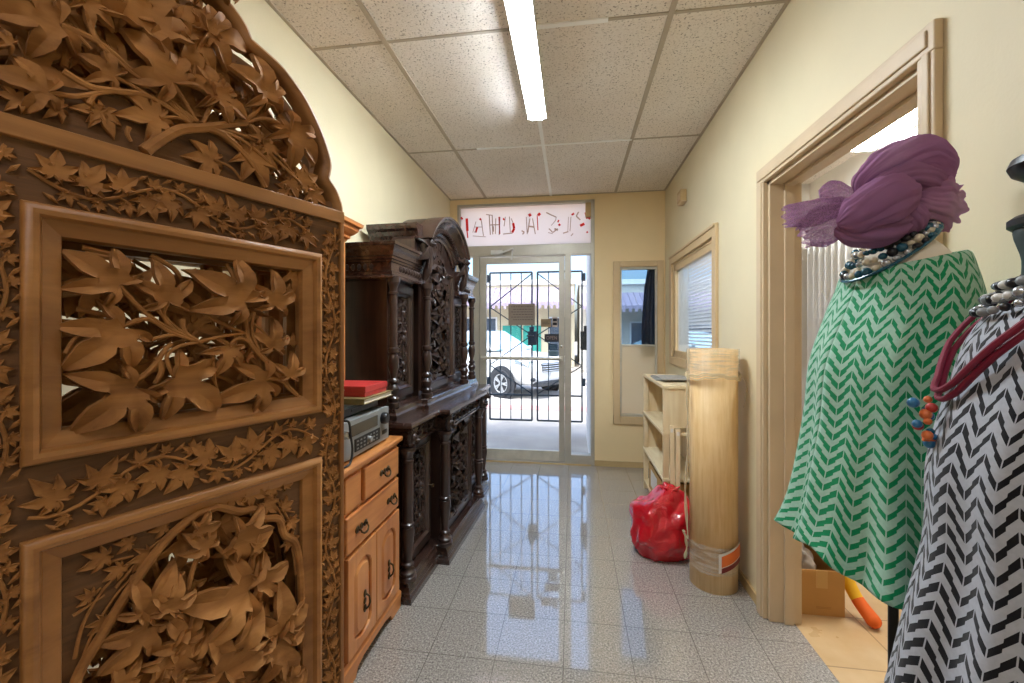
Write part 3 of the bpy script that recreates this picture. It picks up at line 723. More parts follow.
    c.build('grille_bar', M['chrome'], t, bevel=.004)
    c = MB(); c.box(2.05, -.62, .28, 2.22, .62, .40); c.build('lower_bumper', M['dkgrille'], t, bevel=.03)
    c = MB(); c.box(2.225, -.18, .47, 2.245, .18, .57); c.build('number_plate', M['white_metal'], t, bevel=.003)
    for sx in (-1.35, 1.38):
        for sy in (-1, 1):
            arch = MB(); arch.lathe([(.36, 0), (.405, 0), (.405, .02), (.36, .03)], (0, 0, 0), 28, Matrix.Translation((sx, sy*.885, .33)) @ Matrix.Rotation(-sy*pi/2, 4, 'X'))
            arch.lathe([(.0, -.01), (.385, -.01), (.385, .012), (.0, .012)], (0, 0, 0), 28, Matrix.Translation((sx, sy*.885, .33)) @ Matrix.Rotation(-sy*pi/2, 4, 'X'))
            arch.build('wheel_arch', M['tyre'], t, smooth=True)
            Wm = Matrix.Translation((sx, sy*.80, .33)) @ Matrix.Rotation(-sy*pi/2, 4, 'X')
            c = MB(); c.lathe([(.21, -.06), (.30, -.08), (.325, -.04), (.33, .04), (.325, .10), (.30, .135), (.215, .13), (.21, .10)], (0, 0, 0), 28, Wm)
            wh = c.build('wheel', M['tyre'], t, smooth=True)
            c = MB(); c.lathe([(.20, .09), (.215, .135), (.20, .135), (.185, .10)], (0, 0, 0), 28, Wm)
            for k in range(5):
                a_ = 2*pi*k/5
                for d_ in (-.16, .16):
                    c.bar((.045*cos(a_), .045*sin(a_), .125), (.2*cos(a_+d_), .2*sin(a_+d_), .125), .028, .025, up=(0, 0, 1), M=Wm)
            c.lathe([(.0, .10), (.055, .10), (.05, .14), (.0, .145)], (0, 0, 0), 14, Wm)
            c.build('rim', M['rim'], wh)
    return t
ph = radians(35)
wheel = Vector((-1.58, 9.45)); Fd = Vector((cos(ph), -sin(ph))); Rd = Vector((-sin(ph), -cos(ph)))
cen = wheel - Fd*1.38 - Rd*.88
car((cen.x, cen.y, -.15), -ph, M['car_white'], 'white car parked nose right in the street outside the door')
car((2.9, 13.6, -.15), pi, M['car_blue'], 'pale blue car further along the street past the side light')

# ---- buildings across the street
M['bld'] = plain('pale_render', '#c9c4b8', .8, var=.03); M['bld2'] = plain('cream_render', '#cfc4a6', .8, var=.03)
M['awn'] = plain('mauve_grey_awning', '#94889a', .7, var=.06); M['shopglass'] = plain('dark_shop_glass', '#4a5562', .15, spec=.6, var=.2)
M['teal'] = plain('teal_paint', '#2f9c8c', .5, var=.08); M['brick_red'] = plain('brick_red_paint', '#a8654f', .8, var=.1)
BY = 17.0
def building(label, x0, x1, h, wallm, awnm, doors, tealm=False, zawn=(2.35, 3.15)):
    t = thing('building', label, 'building', ((x0+x1)/2, BY, -.04))
    MB().box(x0, BY, -.04, x1, BY+8, h).build('wall', wallm, t, world=True)
    MB().box(x0-.05, BY-.08, h-.18, x1+.05, BY+8, h+.02).build('parapet', M['white_metal'], t, world=True)
    c = MB(); c.prism([(BY-1.3, zawn[0]), (BY-1.3, zawn[0]+.12), (BY, zawn[1]), (BY, zawn[1]-.1)], x0+.05, x1-.05, 'x')
    x = x0+.1
    while x < x1-.1:
        c.bar((x, BY-1.3, zawn[0]+.14), (x, BY-.02, zawn[1]+.02), .03, .03); x += .22
    c.build('awning', awnm, t, world=True)
    c = MB(); x = x0+.2
    while x < x1-.2: c.box(x, BY-1.34, zawn[0]-.12, x+.1, BY-1.31, zawn[0]+.02); x += .22
    c.build('awning_fringe', awnm, t, world=True)
    for (a, b_, z0, z1, mt) in doors:
        fr = MB(); fr.box(a-.06, BY-.05, z0-.06, b_+.06, BY-.005, z1+.06); o = fr.build('window', M['white_metal'] if mt != 'teal' else M['teal'], t, world=True)
        MB().box(a, BY-.07, z0, b_, BY-.04, z1).build('pane', M['shopglass'] if mt != 'teal' else M['teal'], o, world=False) if False else None
        p = MB().box(a, BY-.07, z0, b_, BY-.051, z1); Mi = root_matrix(t).inverted(); p.v = [tuple(Mi @ Vector(q)) for q in p.v]
        p.build('pane', M['shopglass'] if mt != 'teal' else M['teal'], o)
    return t
building('cream shop building with mauve awning straight across the street', -5.4, .1, 3.45, M['bld2'], M['awn'],
   [(-5.0,-4.2,.3,1.9,''),(-3.9,-3.1,.6,1.9,''),(-2.75,-2.1,.0,1.55,'teal'),(-1.9,-1.3,.0,1.55,'teal'),(-.9,-.2,.4,1.9,'')])
building('white shop building with long awning to the right across the street', .3, 9.0, 3.4, M['bld'], M['awn'],
   [(.7,1.9,.3,1.7,''),(2.3,3.5,.3,1.7,''),(4.2,5.8,.3,1.6,''),(6.3,8.2,.3,1.6,'')], zawn=(2.2, 2.9))
building('low red-brown building far left across the street', -13, -5.7, 3.6, M['brick_red'], M['awn'], [(-12,-10,.3,1.9,''),(-9,-7,.3,1.9,'')])
# ================================================================== CARVED SCREEN
TH = math.atan((752-512)/F) - PSI
SD = Vector((sin(TH), cos(TH), 0)); SN = Vector((SD.y, -SD.x, 0)); SP = Vector((-.623, 1.073, 0))
def sc(u, v):
    r = ray(u, v); t = (SP-Vector((0, 0, HC))).dot(SN)/r.dot(SN); Q = Vector((0, 0, HC))+r*t
    return Vector(((Q-SP).dot(SD), Q.z))
scr = thing('folding_screen', 'tall carved wooden screen with maple leaf fretwork standing at the left', 'screen', tuple(SP), pi/2-TH)
TC = -.326; HW = .326
def maple(mb, j, tip, y=0.0, thick=.012, spread=1.0, lobes=5, wid=1.0, curl=.16, dome=.10, roll=0.0, fine=True, seed=0):
    """carved leaf in screen space: j = stem junction (t, z), tip = tip of the middle lobe; relief grows towards -y"""
    rnd = random.Random(seed*131+7)
    j = Vector(j); tip = Vector(tip); ax = tip-j; L = ax.length
    if L < 1e-5: return
    e1 = ax/L; e2 = Vector((-e1.y, e1.x))
    if lobes == 5: LB = [(-112, .60, .125), (-54, .90, .15), (0, 1.08, .165), (54, .90, .15), (112, .60, .125)]
    else: LB = [(-138, .45, .09), (-92, .70, .11), (-45, .92, .125), (0, 1.08, .135), (45, .92, .125), (92, .70, .11), (138, .45, .09)]
    LB = [(a*spread+rnd.uniform(-7, 7), l*rnd.uniform(.9, 1.08), w_*wid) for a, l, w_ in LB]
    def P(ang, r, h):
        # local polar -> screen coords
        a = radians(ang); x = r*cos(a); yy = r*sin(a)
        hh = h + roll*yy
        q = j + e1*(x*L) + e2*(yy*L)
        return (q.x, y-hh*L, q.y)
    top = []; edges = []; faces = []
    V = [P(0, 0, dome*.2)]
    n = len(LB); rv = .30 if lobes == 5 else .34
    val = []
    for k in range(n+1):
        if k == 0: a = LB[0][0]-30; r = .10
        elif k == n: a = LB[-1][0]+30; r = .10
        else: a = (LB[k-1][0]+LB[k][0])/2; r = rv*(1.15 if abs(a) < 40 else .92)
        V.append(P(a, r, dome*.55)); val.append(len(V)-1)
    outline = []
    for k, (a, l, w_) in enumerate(LB):
        def lp(s, side, h):
            x = s*l; yy = side*w_*l*1.25
            return P(a+math.degrees(atan2(yy, x)), sqrt(x*x+yy*yy), h)
        mids = []; ls = []; rs = []
        prof = [(.40, .92), (.58, 1.0), (.76, .68), (.90, .30)] if fine else [(.5, 1.0), (.8, .42)]
        for s, pw in prof:
            hmid = dome*(.10+.55*sin(pi*s))-curl*max(0, s-.40)**1.3*1.6 - .035*(1-s)
            V.append(P(a, s*l, hmid)); mids.append(len(V)-1)
            hed = dome*(.95+.75*sin(pi*s))-curl*s*s*1.35 - .02
            V.append(lp(s, -pw, hed)); rs.append(len(V)-1)
            V.append(lp(s, pw, hed)); ls.append(len(V)-1)
        V.append(P(a, l, dome*.5-curl*1.5)); tp = len(V)-1
        v0, v1 = val[k], val[k+1]
        faces += [(0, v0, rs[0], mids[0]), (0, mids[0], ls[0], v1)]
        for q in range(len(prof)-1):
            faces += [(mids[q], rs[q], rs[q+1], mids[q+1]), (mids[q], mids[q+1], ls[q+1], ls[q])]
        faces += [(mids[-1], rs[-1], tp), (mids[-1], tp, ls[-1])]
        outline += [v0] + rs + [tp] + ls[::-1]
    outline.append(val[-1])
    outline_closed = outline + [0]
    # thickness: copy of everything pushed back, slightly shrunk outline walls
    nV = len(V)
    V2 = [(p[0], p[1]+thick, p[2]) for p in V]
    F2 = [tuple(i+nV for i in f[::-1]) for f in faces]
    base = len(V)*2
    Wv = [V[i] for i in outline_closed]+[V2[i] for i in outline_closed]; m = len(outline_closed)
    Fw = [(base+i, base+m+i, base+m+(i+1) % m, base+(i+1) % m) for i in range(m)]
    mb.add(V+V2+Wv, faces+F2+Fw)
def lpx(mb, jx, jy, tx, ty, **k):
    maple(mb, sc(jx, jy), sc(tx, ty), **k)
def stem(mb, pts, r0, r1=None, y=-.002, n=5, px=True, seg=6, sag=0):
    P = [sc(*p) if px else Vector(p) for p in pts]
    P = catmull([(p.x, y, p.y) for p in P], n); r1 = r1 if r1 is not None else r0*.6
    m = len(P)-1
    mb.tube(P, [r0+(r1-r0)*k/m for k in range(m+1)], seg)
TK = .034   # thickness of the frame
# -- stiles, rails (the carved ground) -------------------------------------------------
zR0, zR1, zR2 = 1.552, 1.645, 1.677
for sx in (-1, 1):
    x0, x1 = (TC-HW, TC-.258) if sx < 0 else (TC+.258, TC+HW)
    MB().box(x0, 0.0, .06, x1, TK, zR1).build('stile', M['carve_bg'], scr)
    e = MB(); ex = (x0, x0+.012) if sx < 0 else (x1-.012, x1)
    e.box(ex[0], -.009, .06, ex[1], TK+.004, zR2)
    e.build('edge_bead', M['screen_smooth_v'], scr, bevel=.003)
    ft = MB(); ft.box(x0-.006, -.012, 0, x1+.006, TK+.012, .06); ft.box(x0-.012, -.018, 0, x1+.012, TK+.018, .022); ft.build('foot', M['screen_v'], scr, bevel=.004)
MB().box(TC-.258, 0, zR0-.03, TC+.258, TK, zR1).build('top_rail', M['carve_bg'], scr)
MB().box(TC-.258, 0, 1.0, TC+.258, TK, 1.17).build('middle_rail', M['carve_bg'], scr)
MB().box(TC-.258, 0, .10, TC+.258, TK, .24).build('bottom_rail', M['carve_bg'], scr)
c = MB(); c.box(TC-HW+.012, -.010, zR1, TC+HW-.0, TK+.002, zR2); c.build('flat_band', M['screen_smooth'], scr, bevel=.002)
# -- mouldings around both panels --------------------------------------------------------
def panel_frame(z0, z1, nm):
    x0, x1 = TC-.258, TC+.258
    c = MB()
    def rect_sweep(pr, xa, xb, za, zb, out):
        # path in (x, z); prof = (inward offset, -y height)
        c2 = MB(); path = [(xa, za), (xa, zb), (xb, zb), (xb, za)]
        c2.sweep(path, pr, closed=True)
        return [((p[0], -p[2], p[1])) for p in c2.v], c2.f
    pr = [(0, -.004), (0, .008), (.004, .014), (.011, .017), (.018, .014), (.022, .007), (.022, -.004)]
    v, f = rect_sweep(pr, x0, x1, z0, z1, 1); c.add(v, f)
    c.build('moulding', M['screen_smooth'], scr, smooth=True)
    c = MB(); pr = [(.0215, -.03), (.0215, .003), (.046, -.004), (.049, -.014), (.049, -.03)]
    v, f = rect_sweep(pr, x0, x1, z0, z1, 1); c.add(v, f)
    c.build('inner_frame', M['screen_smooth'], scr)
panel_frame(1.143, 1.552, 'upper'); panel_frame(.22, 1.027, 'lower')

# -- vine carving ---------------------------------------------------------------------------
def vine(name, p0, p1, width, period, seed):
    c = MB(); rnd = random.Random(seed); p0 = Vector(p0); p1 = Vector(p1); d = (p1-p0); L = d.length; e1 = d/L; e2 = Vector((-e1.y, e1.x)); A = width*.27
    n = max(2, int(L/period*14)); P = []
    for k in range(n+1):
        s = L*k/n; q = p0+e1*s+e2*(A*sin(2*pi*s/period+seed)); P.append((q.x, -.003, q.y))
    c.tube(P, .0031, 6)
    s = period*.12; k = 0; i = 0
    while s < L-.01:
        ph = 2*pi*s/period+seed; off = A*sin(ph); slope = cos(ph); sg = -1 if sin(ph) > 0 else 1
        base = p0+e1*s+e2*off
        for q in range(2):
            sgn = sg if q == 0 else -sg
            room = width/2 - sgn*off
            Ls = min(.060, max(.024, room*.92))*(1 if q == 0 else .9)
            j = base+e1*(rnd.uniform(-.002, .006)+.012*q)+e2*(sgn*room*.30)
            an = rnd.uniform(-.9, .9); dirv = (e2*sgn*cos(an)+e1*sin(an)*1.0).normalized()
            tip = j+dirv*Ls*.78
            # clamp inside the border
            maple(c, j, tip, y=-.0035, thick=.006, lobes=7, wid=1.25, curl=.10, dome=.14, fine=False, seed=i+seed*50, roll=rnd.uniform(-.1, .1)); i += 1
            m_ = base+(j-base)*.5+e1*.006; j2s = 1
            c.tube(catmull([(base.x, -.003, base.y), (m_.x, -.004, m_.y), (j.x, -.006, j.y)], 4), [.0022]*9, 5)
            j2 = base - e1*.012 + e2*(sgn*room*.45); t2 = j2 + (e1*.6+e2*sgn*.5).normalized()*.022
            c.tube([(j2.x, -.001, j2.y), ((j2.x+t2.x)/2, -.006, (j2.y+t2.y)/2), (t2.x, -.002, t2.y)], [.0008, .0038, .0006], 5)
        s += period*.165; k += 1
    return c
vine('a', (TC-HW+.046-.006, .10), (TC-HW+.046-.006, 1.63), .054, .235, 1).build('vine_carving', M['carve'], scr, smooth=True)
vine('b', (TC+HW-.040, .10), (TC+HW-.040, 1.63), .054, .235, 2).build('vine_carving', M['carve'], scr, smooth=True)
vine('c', (TC-.25, 1.5985), (TC+.25, 1.5985), .088, .235, 3).build('vine_carving', M['carve'], scr, smooth=True)
vine('d', (TC-.25, 1.085), (TC+.25, 1.085), .110, .26, 4).build('vine_carving', M['carve'], scr, smooth=True)
vine('e', (TC-.25, .165), (TC+.25, .165), .10, .25, 6).build('vine_carving', M['carve'], scr, smooth=True)

# -- upper fretwork ---------------------------------------------------------------------------
c = MB(); S = 2.926
def q2(x, y): return (x/S, 220+y/S)
UL = [((345,190),(188,85),1.0),((487,238),(470,112),.85),((705,240),(565,128),1.0),((800,250),(815,150),.85),((355,318),(196,440),1.05),((385,490),(206,610),1.0),((505,462),(640,548),1.0),
      ((665,372),(640,452),.85),((772,470),(640,530),.9),((795,372),(805,290),.85),((840,458),(850,392),.8)]
for k, (a, b_, wd) in enumerate(UL):
    lpx(c, *q2(*a), *q2(*b_), y=-.006+random.uniform(-.004, .003), wid=.98*wd, curl=.24, dome=.19, roll=random.uniform(-.12, .12), seed=k, thick=.014)
for pts, r in [([(345,192),(400,250),(470,305),(580,356)],.0048),([(430,232),(470,275),(520,320),(580,356)],.0042),([(358,310),(430,290),(500,330),(590,358)],.0048),([(487,240),(475,280),(510,325)],.005),
    ([(387,480),(440,435),(480,380),(500,362)],.006),([(580,356),(650,340),(720,330)],.004),([(505,455),(485,400),(520,370),(575,358)],.0045),([(707,240),(716,300),(730,360),(790,430),(868,515)],.006),
    ([(590,270),(640,300),(710,330)],.0048),([(668,368),(700,345),(740,370),(800,440)],.0045),([(740,270),(735,330),(770,400),(840,480)],.0045),([(772,465),(820,470),(868,512)],.0055),([(797,372),(770,330),(735,300)],.004),
    ([(530,290),(540,330),(575,352)],.006),([(842,458),(830,480),(866,512)],.0045),([(190,390),(215,350),(250,330)],.004),([(440,350),(510,335),(560,352)],.004),([(455,400),(470,440),(450,480)],.006),([(620,400),(625,470),(640,520)],.004)]:
    stem(c, [q2(*p) for p in pts], r*.95, r*.7, y=-.004, seg=7)
rnd = random.Random(11)
for k in range(26):   # deeper second layer of the fretwork
    x = TC-.20+rnd.random()*.40; z = 1.20+rnd.random()*.30; a = rnd.random()*6.28
    x2 = min(TC+.205, max(TC-.205, x+.065*cos(a))); z2 = min(1.50, max(1.19, z+.065*sin(a)))
    if k % 2 == 0: maple(c, (x, z), (x2, z2), y=.024, thick=.005, wid=.75, seed=k+40)
    else: c.tube(catmull([(x, .02, z), ((x+x2)/2+.01, .016, (z+z2)/2), (x2, .02, z2)], 4), .0045, 6)
c.build('fretwork_panel', M['carve'], scr, smooth=True, angle=50)

# -- lower panel: spandrels with small leaves, rope arch, big leaves -------------------------------
arch = [(-.526,.56),(-.528,.70),(-.520,.771),(-.492,.82),(-.451,.884),(-.399,.948),(-.352,.978),(-.326,.988),(-.300,.978),(-.264,.955),(-.232,.948),(-.216,.922),(-.176,.905),(-.162,.862),(-.136,.835),(-.124,.787),(-.118,.705),(-.118,.56)]
x0, x1, zt = TC-.212, TC+.212, .982
poly = [(x0, .60)]+[(x0, zt+.004), (x1, zt+.004), (x1, .60)]
aa = [(max(x0+.004, min(x1-.004, p[0])), p[1]) for p in arch][::-1]
poly = [(x0, .56), (x0, zt+.004), (x1, zt+.004), (x1, .56)]+aa
c = MB(); b2 = bmesh.new()
# build the spandrel plate as quads between the arch line and the top edge
ar = catmull([(p[0], p[1], 0) for p in arch], 4)
ar = [(max(x0, min(x1, p.x)), min(p.y, zt)) for p in ar]
mono = [ar[0]]
for p in ar:
    if p[0] > mono[-1][0]+.0015: mono.append(p)
mono = [m_ for m_ in mono if x0+.0135 < m_[0] < x1-.0065]
mono = [(x0+.0130, mono[0][1])]+mono+[(x1-.0060, mono[-1][1])]
for p, q in zip(mono[:-1], mono[1:]):
    vs = [(p[0], .012, p[1]), (q[0], .012, q[1]), (q[0], .012, zt+.01), (p[0], .012, zt+.01)]
    c.add(vs+[(v[0], .024, v[2]) for v in vs], [(0,1,2,3),(7,6,5,4),(0,4,5,1),(2,6,7,3)])
c.box(x0-.012, .0128, .24, x0+.013, .0232, zt+.008); c.box(x1-.006, .0128, .24, x1+.012, .0232, zt+.008)
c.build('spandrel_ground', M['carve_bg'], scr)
c = MB(); c.tube([(p[0], .004, p[1]) for p in ar], .0085, 8); c.build('arch_rope', M['carve'], scr, smooth=True)
c = MB(); rnd = random.Random(5)
def q3(x, y): return (160+x/2.811, 440+y/2.811)
def q4(x, y): return (x/2.811, 440+y/2.811)
SPD = [(q4(300,330),q4(225,370)),(q4(260,445),q4(215,450)),(q4(370,290),q4(320,300)),(q4(420,320),q4(380,380)),(q4(470,245),q4(425,265)),(q4(300,510),q4(255,560)),(q4(345,360),q4(300,400)),
       (q3(210,155),q3(240,190)),(q3(255,145),q3(300,165)),(q3(300,180),q3(330,210)),(q3(330,140),q3(300,110)),(q3(355,130),q3(380,120)),(q3(350,190),q3(380,170)),(q3(370,230),q3(385,255)),(q3(150,165),q3(110,175)),(q3(290,190),q3(270,215)),(q3(365,280),q3(388,300))]
for k, (a, b_) in enumerate(SPD): lpx(c, *a, *b_, y=.008, thick=.005, lobes=7, wid=1.25, curl=.08, dome=.14, fine=False, seed=k+90)
for pts in [[q4(215,620),q4(240,520),q4(300,420),q4(400,330),q4(500,250)],[q4(225,660),q4(270,540),q4(340,430),q4(430,340)],[q3(388,380),q3(375,290),q3(340,200),q3(280,130)],[q3(375,240),q3(330,165),q3(290,150)],[q4(260,445),q4(290,420)],[q4(210,500),q4(300,440)],[q4(300,350),q4(380,330)],[q3(350,200),q3(385,205)],[q3(220,175),q3(300,150)],[q4(330,420),q4(390,350),q4(440,300)]]:
    stem(c, pts, .003, .0018, y=.009)
c.build('spandrel_carving', M['carve'], scr, smooth=True, angle=50)
c = MB()
LL = [((130,300),(75,262)),((215,272),(322,262)),((240,420),(62,455)),((170,640),(275,440)),((328,540),(358,395)),((272,395),(362,345)),((325,565),(372,655)),((350,690),(388,595)),((12,470),(62,370)),
      ((100,250),(165,232)),((60,640),(28,560)),((120,640),(60,690)),((250,560),(215,660)),((255,300),(300,275))]
for k, (a, b_) in enumerate(LL): lpx(c, *q3(*a), *q3(*b_), y=-.006+rnd.uniform(-.006, .004), thick=.013, wid=.95, curl=.26, dome=.19, roll=rnd.uniform(-.25, .25), seed=k+20)
for k, (a, b_) in enumerate([((410,525),(300,660)),((400,482),(490,355)),((470,600),(540,680)),((330,690),(400,600)),((430,700),(500,760)),((520,560),(470,500))]):
    lpx(c, *q4(*a), *q4(*b_), y=-.004, thick=.013, wid=.95, curl=.26, dome=.19, seed=k+50)
for k in range(34):   # the part of the carving below the picture frame
    x = TC-.19+rnd.random()*.38; z = .27+rnd.random()*.38; a = rnd.random()*6.28
    x2 = min(TC+.2, max(TC-.2, x+.085*cos(a))); z2 = max(.25, z+.085*sin(a))
    maple(c, (x, z), (x2, z2), y=-.003+rnd.uniform(-.006, .006), thick=.012, wid=1.1, curl=.18, seed=k+70)
for pts, r in [([(0,490),(60,500),(100,560),(130,640),(160,700)],.009),([(240,425),(225,400),(205,420)],.006),([(40,505),(90,580),(60,680)],.007),([(250,400),(285,420),(270,500),(230,600)],.005),([(330,540),(320,600),(300,690)],.006),([(120,300),(95,360),(80,420)],.006),
    ([(190,330),(150,290),(130,305)],.005),([(270,395),(262,340),(280,290)],.0055),([(210,690),(240,600),(300,560)],.006),([(20,480),(40,420),(70,370)],.004)]:
    stem(c, [q3(*p) for p in pts], r, r*.7, y=.002, seg=7)
for k in range(40):
    x = TC-.19+rnd.random()*.38; z = .30+rnd.random()*(.66 if abs(x-TC) < .1 else .50); a = rnd.random()*6.28
    x2 = min(TC+.2, max(TC-.2, x+.08*cos(a))); z2 = z+.08*sin(a)
    if k % 2: maple(c, (x, z), (x2, z2), y=.020, thick=.006, wid=.9, seed=k+140)
    else: c.tube([(x, .02, z), (x2, .02, z2)], .005, 6)
c.build('fretwork_panel', M['carve'], scr, smooth=True, angle=50)

# -- crest ------------------------------------------------------------------------------------------
half = [(.326,1.677),(.322,1.700),(.306,1.733),(.284,1.757),(.290,1.792),(.281,1.828),(.258,1.876),(.215,1.936),(.160,1.980),(.112,1.998),(.086,2.005),(.072,2.030),(.040,2.056),(-.03,2.092),(-.085,2.105),(-.10,2.110),(-.13,2.150),(-.22,2.19),(-.326,2.20)]
segs = [half[0:4], half[3:11], half[10:15], half[14:]]
cr = []
for s_ in segs:
    P = catmull([(p[0], p[1], 0) for p in s_], 5); cr += [(p.x, p.y) for p in P][:-1]
cr.append(half[-1])
outl = [(TC+x, z) for x, z in cr]
def top_at(t):
    best = 0
    for (a, b_), (a2, b2_) in zip(outl[:-1], outl[1:]):
        if min(a, a2)-1e-6 <= t <= max(a, a2)+1e-6: best = max(best, min(b_, b2_))
    return best
inn = []
for i, (x, z) in enumerate(outl):
    p0 = Vector(outl[max(0, i-1)]); p1 = Vector(outl[min(len(outl)-1, i+1)]); d = (p1-p0).normalized(); nrm = Vector((-d.y, d.x))
    inn.append((x+nrm.x*.024, max(zR2-.004, z+nrm.y*.024)))
c = MB(); n = len(outl); v = []
for (a, b_) in zip(outl, inn):
    mx_, mz = (a[0]*.65+b_[0]*.35), (a[1]*.65+b_[1]*.35); m2, m3 = (a[0]*.25+b_[0]*.75), (a[1]*.25+b_[1]*.75)
    v += [(a[0], TK, a[1]), (a[0], -.004, a[1]), (mx_, -.010, mz), (m2, -.006, m3), (b_[0], .002, b_[1]), (b_[0], TK, b_[1])]
f = [(k*6+i, (k+1)*6+i, (k+1)*6+(i+1) % 6, k*6+(i+1) % 6) for k in range(n-1) for i in range(6)]
f += [tuple(range(6)), tuple((n-1)*6+i for i in range(5, -1, -1))]
c.add(v, f); c.box(TC-HW, -.008, zR2-.004, TC-HW+.022, TK, 2.19); c.build('crest_frame', M['screen'], scr, smooth=True, angle=50)
# solid relief ground at the foot of the crest
gp = [sc(*p) for p in [(-60,55),(0,72),(60,84),(120,96),(165,120),(205,128),(240,150),(280,180),(316,198)]]
c = MB()
tl = [(TC-.295, 1.735), (TC-.29, 1.70)]
pts_top = [(TC-.31, 1.80), (TC-.285, 1.80)]+[(p.x, p.y) for p in gp if p.x > TC-.28]+[(TC+.30, 1.70)]
for p, q in zip(pts_top[:-1], pts_top[1:]):
    vs = [(p[0], .006, zR2-.004), (q[0], .006, zR2-.004), (q[0], .006, q[1]), (p[0], .006, p[1])]
    c.add(vs+[(a[0], .026, a[2]) for a in vs], [(0,1,2,3),(7,6,5,4),(0,4,5,1),(2,6,7,3)])
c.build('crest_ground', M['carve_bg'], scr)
c = MB()
CL = [((58,26),(-16,8),1.1),((84,5),(116,30),1.0),((168,27),(113,9),1.1),((112,77),(76,54),1.0),((46,93),(-14,72),1.1),((170,84),(124,30),1.15),((206,34),(246,52),1.1),((205,32),(206,4),.9),((214,97),(199,57),1.1),((214,98),(246,117),.95),
      ((264,99),(254,52),1.05),((265,99),(284,100),1.1),((287,134),(318,166),1.0),((285,133),(279,116),1.1),((262,146),(278,153),1.1),((258,140),(250,126),1.0),((140,30),(165,-20),1.0),((60,-30),(110,-45),1.0),((196,-10),(170,-40),1.0),((215,-8),(225,-30),1.0),((20,-40),(-10,-66),1.0),((100,-60),(60,-90),1.0),((150,-60),(190,-70),1.0),((10,45),(-14,30),.9)]
for k, (a, b_, wd) in enumerate(CL): lpx(c, *a, *b_, y=-.006+rnd.uniform(-.008, .004), thick=.014, wid=.98*wd, curl=.28, dome=.20, roll=rnd.uniform(-.22, .22), seed=k+200)
for pts, r in [([(60,26),(100,45),(135,75),(190,122)],.0055),([(84,8),(95,40),(120,65),(160,95),(195,122)],.005),([(62,72),(90,88),(118,92),(150,98),(190,124)],.006),([(48,93),(75,97),(105,92),(120,90)],.0045),([(112,77),(130,86),(170,110)],.004),
    ([(170,30),(180,50),(190,75)],.004),([(172,84),(182,100),(196,122)],.0045),([(206,36),(196,50),(192,75)],.0055),([(215,98),(208,110),(202,124)],.005),([(265,99),(255,112),(240,124)],.005),([(286,134),(278,124),(262,119),(244,123),(205,128)],.0045),
    ([(143,152),(160,140),(180,130),(205,128),(244,123)],.011),([(205,128),(222,135),(248,160),(264,188)],.008),([(205,128),(240,140),(270,165)],.0045),([(210,127),(240,135),(262,148),(300,184)],.004),([(244,123),(262,140),(285,165),(300,185)],.003),([(286,134),(300,165),(318,190)],.0035),
    ([(88,105),(95,95),(118,92)],.004),([(159,118),(175,118),(192,122)],.0035),([(213,160),(230,168),(240,180)],.003),([(128,128),(126,134),(130,142)],.004),([(30,0),(60,20),(90,50)],.004)]:
    stem(c, pts, r, r*.75, y=-.005, seg=7)
for a, b_ in [((159,118),(119,119)),((100,112),(112,136)),((100,112),(72,106)),((213,160),(180,154)),((250,154),(270,188)),((287,190),(276,192)),((290,182),(296,200)),((310,192),(326,204)),((300,182),(318,178)),((60,108),(30,100)),((20,100),(-10,92))]:
    lpx(c, *a, *b_, y=.0, thick=.008, lobes=7, wid=1.2, curl=.10, dome=.14, fine=False, seed=int(a[0])+300)
for k in range(26):   # leaves filling the tall side of the crest
    x = TC-.27+rnd.random()*.30; z = 1.93+rnd.random()*.2; a = rnd.random()*6.28
    x2 = x+.075*cos(a); z2 = z+.075*sin(a)
    if z+.05 > top_at(x) or z2+.03 > top_at(x2) or x2 < TC-.29: continue
    if sc(20, 30).y > z and x < TC: continue
    maple(c, (x, z), (x2, z2), y=rnd.uniform(-.004, .010), thick=.012, wid=1.15, curl=.28, dome=.2, roll=rnd.uniform(-.2, .2), seed=k+500)
for k in range(70):   # second, deeper layer
    x = TC-.27+rnd.random()*.5; z = 1.76+rnd.random()*.38; a = rnd.random()*6.28
    x2 = x+.07*cos(a); z2 = z+.07*sin(a)
    if z+.06 > top_at(x) or z2+.05 > top_at(x2) or x2-TC > .20 or x2-TC < -.28: continue
    if k % 3: maple(c, (x, z), (x2, z2), y=.018, thick=.007, wid=.8, seed=k+340)
    else: c.tube([(x, .018, z), (x2, .018, z2)], .005, 6)
c.build('crest_carving', M['carve'], scr, smooth=True, angle=50)

# -- the second leaf of the screen, folded behind the first on hinges along the right edge
front_parts = list(scr.children)
Mb = Matrix.Translation((0.0, TK+.012, 0)) @ Matrix.Rotation(radians(180-8), 4, 'Z') @ Matrix.Diagonal((-1, 1, 1, 1)) @ Matrix.Translation((0, -TK-.004, 0))
Mc = Matrix.Translation((.0, .150, 0)) @ Matrix.Rotation(radians(1.5), 4, 'Z')
for Mx_ in (Mb, Mc):
    for o_ in front_parts:
        c_ = o_.copy(); COL.objects.link(c_); c_.parent = scr; c_.matrix_local = Mx_
for z in (.35, 1.0, 1.55):
    c = MB(); c.lathe([(0, -.03), (.006, -.03), (.006, .03), (0, .03)], (.004, TK+.008, z), 10); c.box(-.004, .006, z-.028, .004, TK+.03, z+.028); c.build('hinge', M['brass'], scr)
# ================================================================== DARK CARVED SIDEBOARD
cab = thing('sideboard', 'dark carved antique sideboard with columns and arched top along the left wall', 'sideboard', (-1.254, 2.008, 0), radians(87))
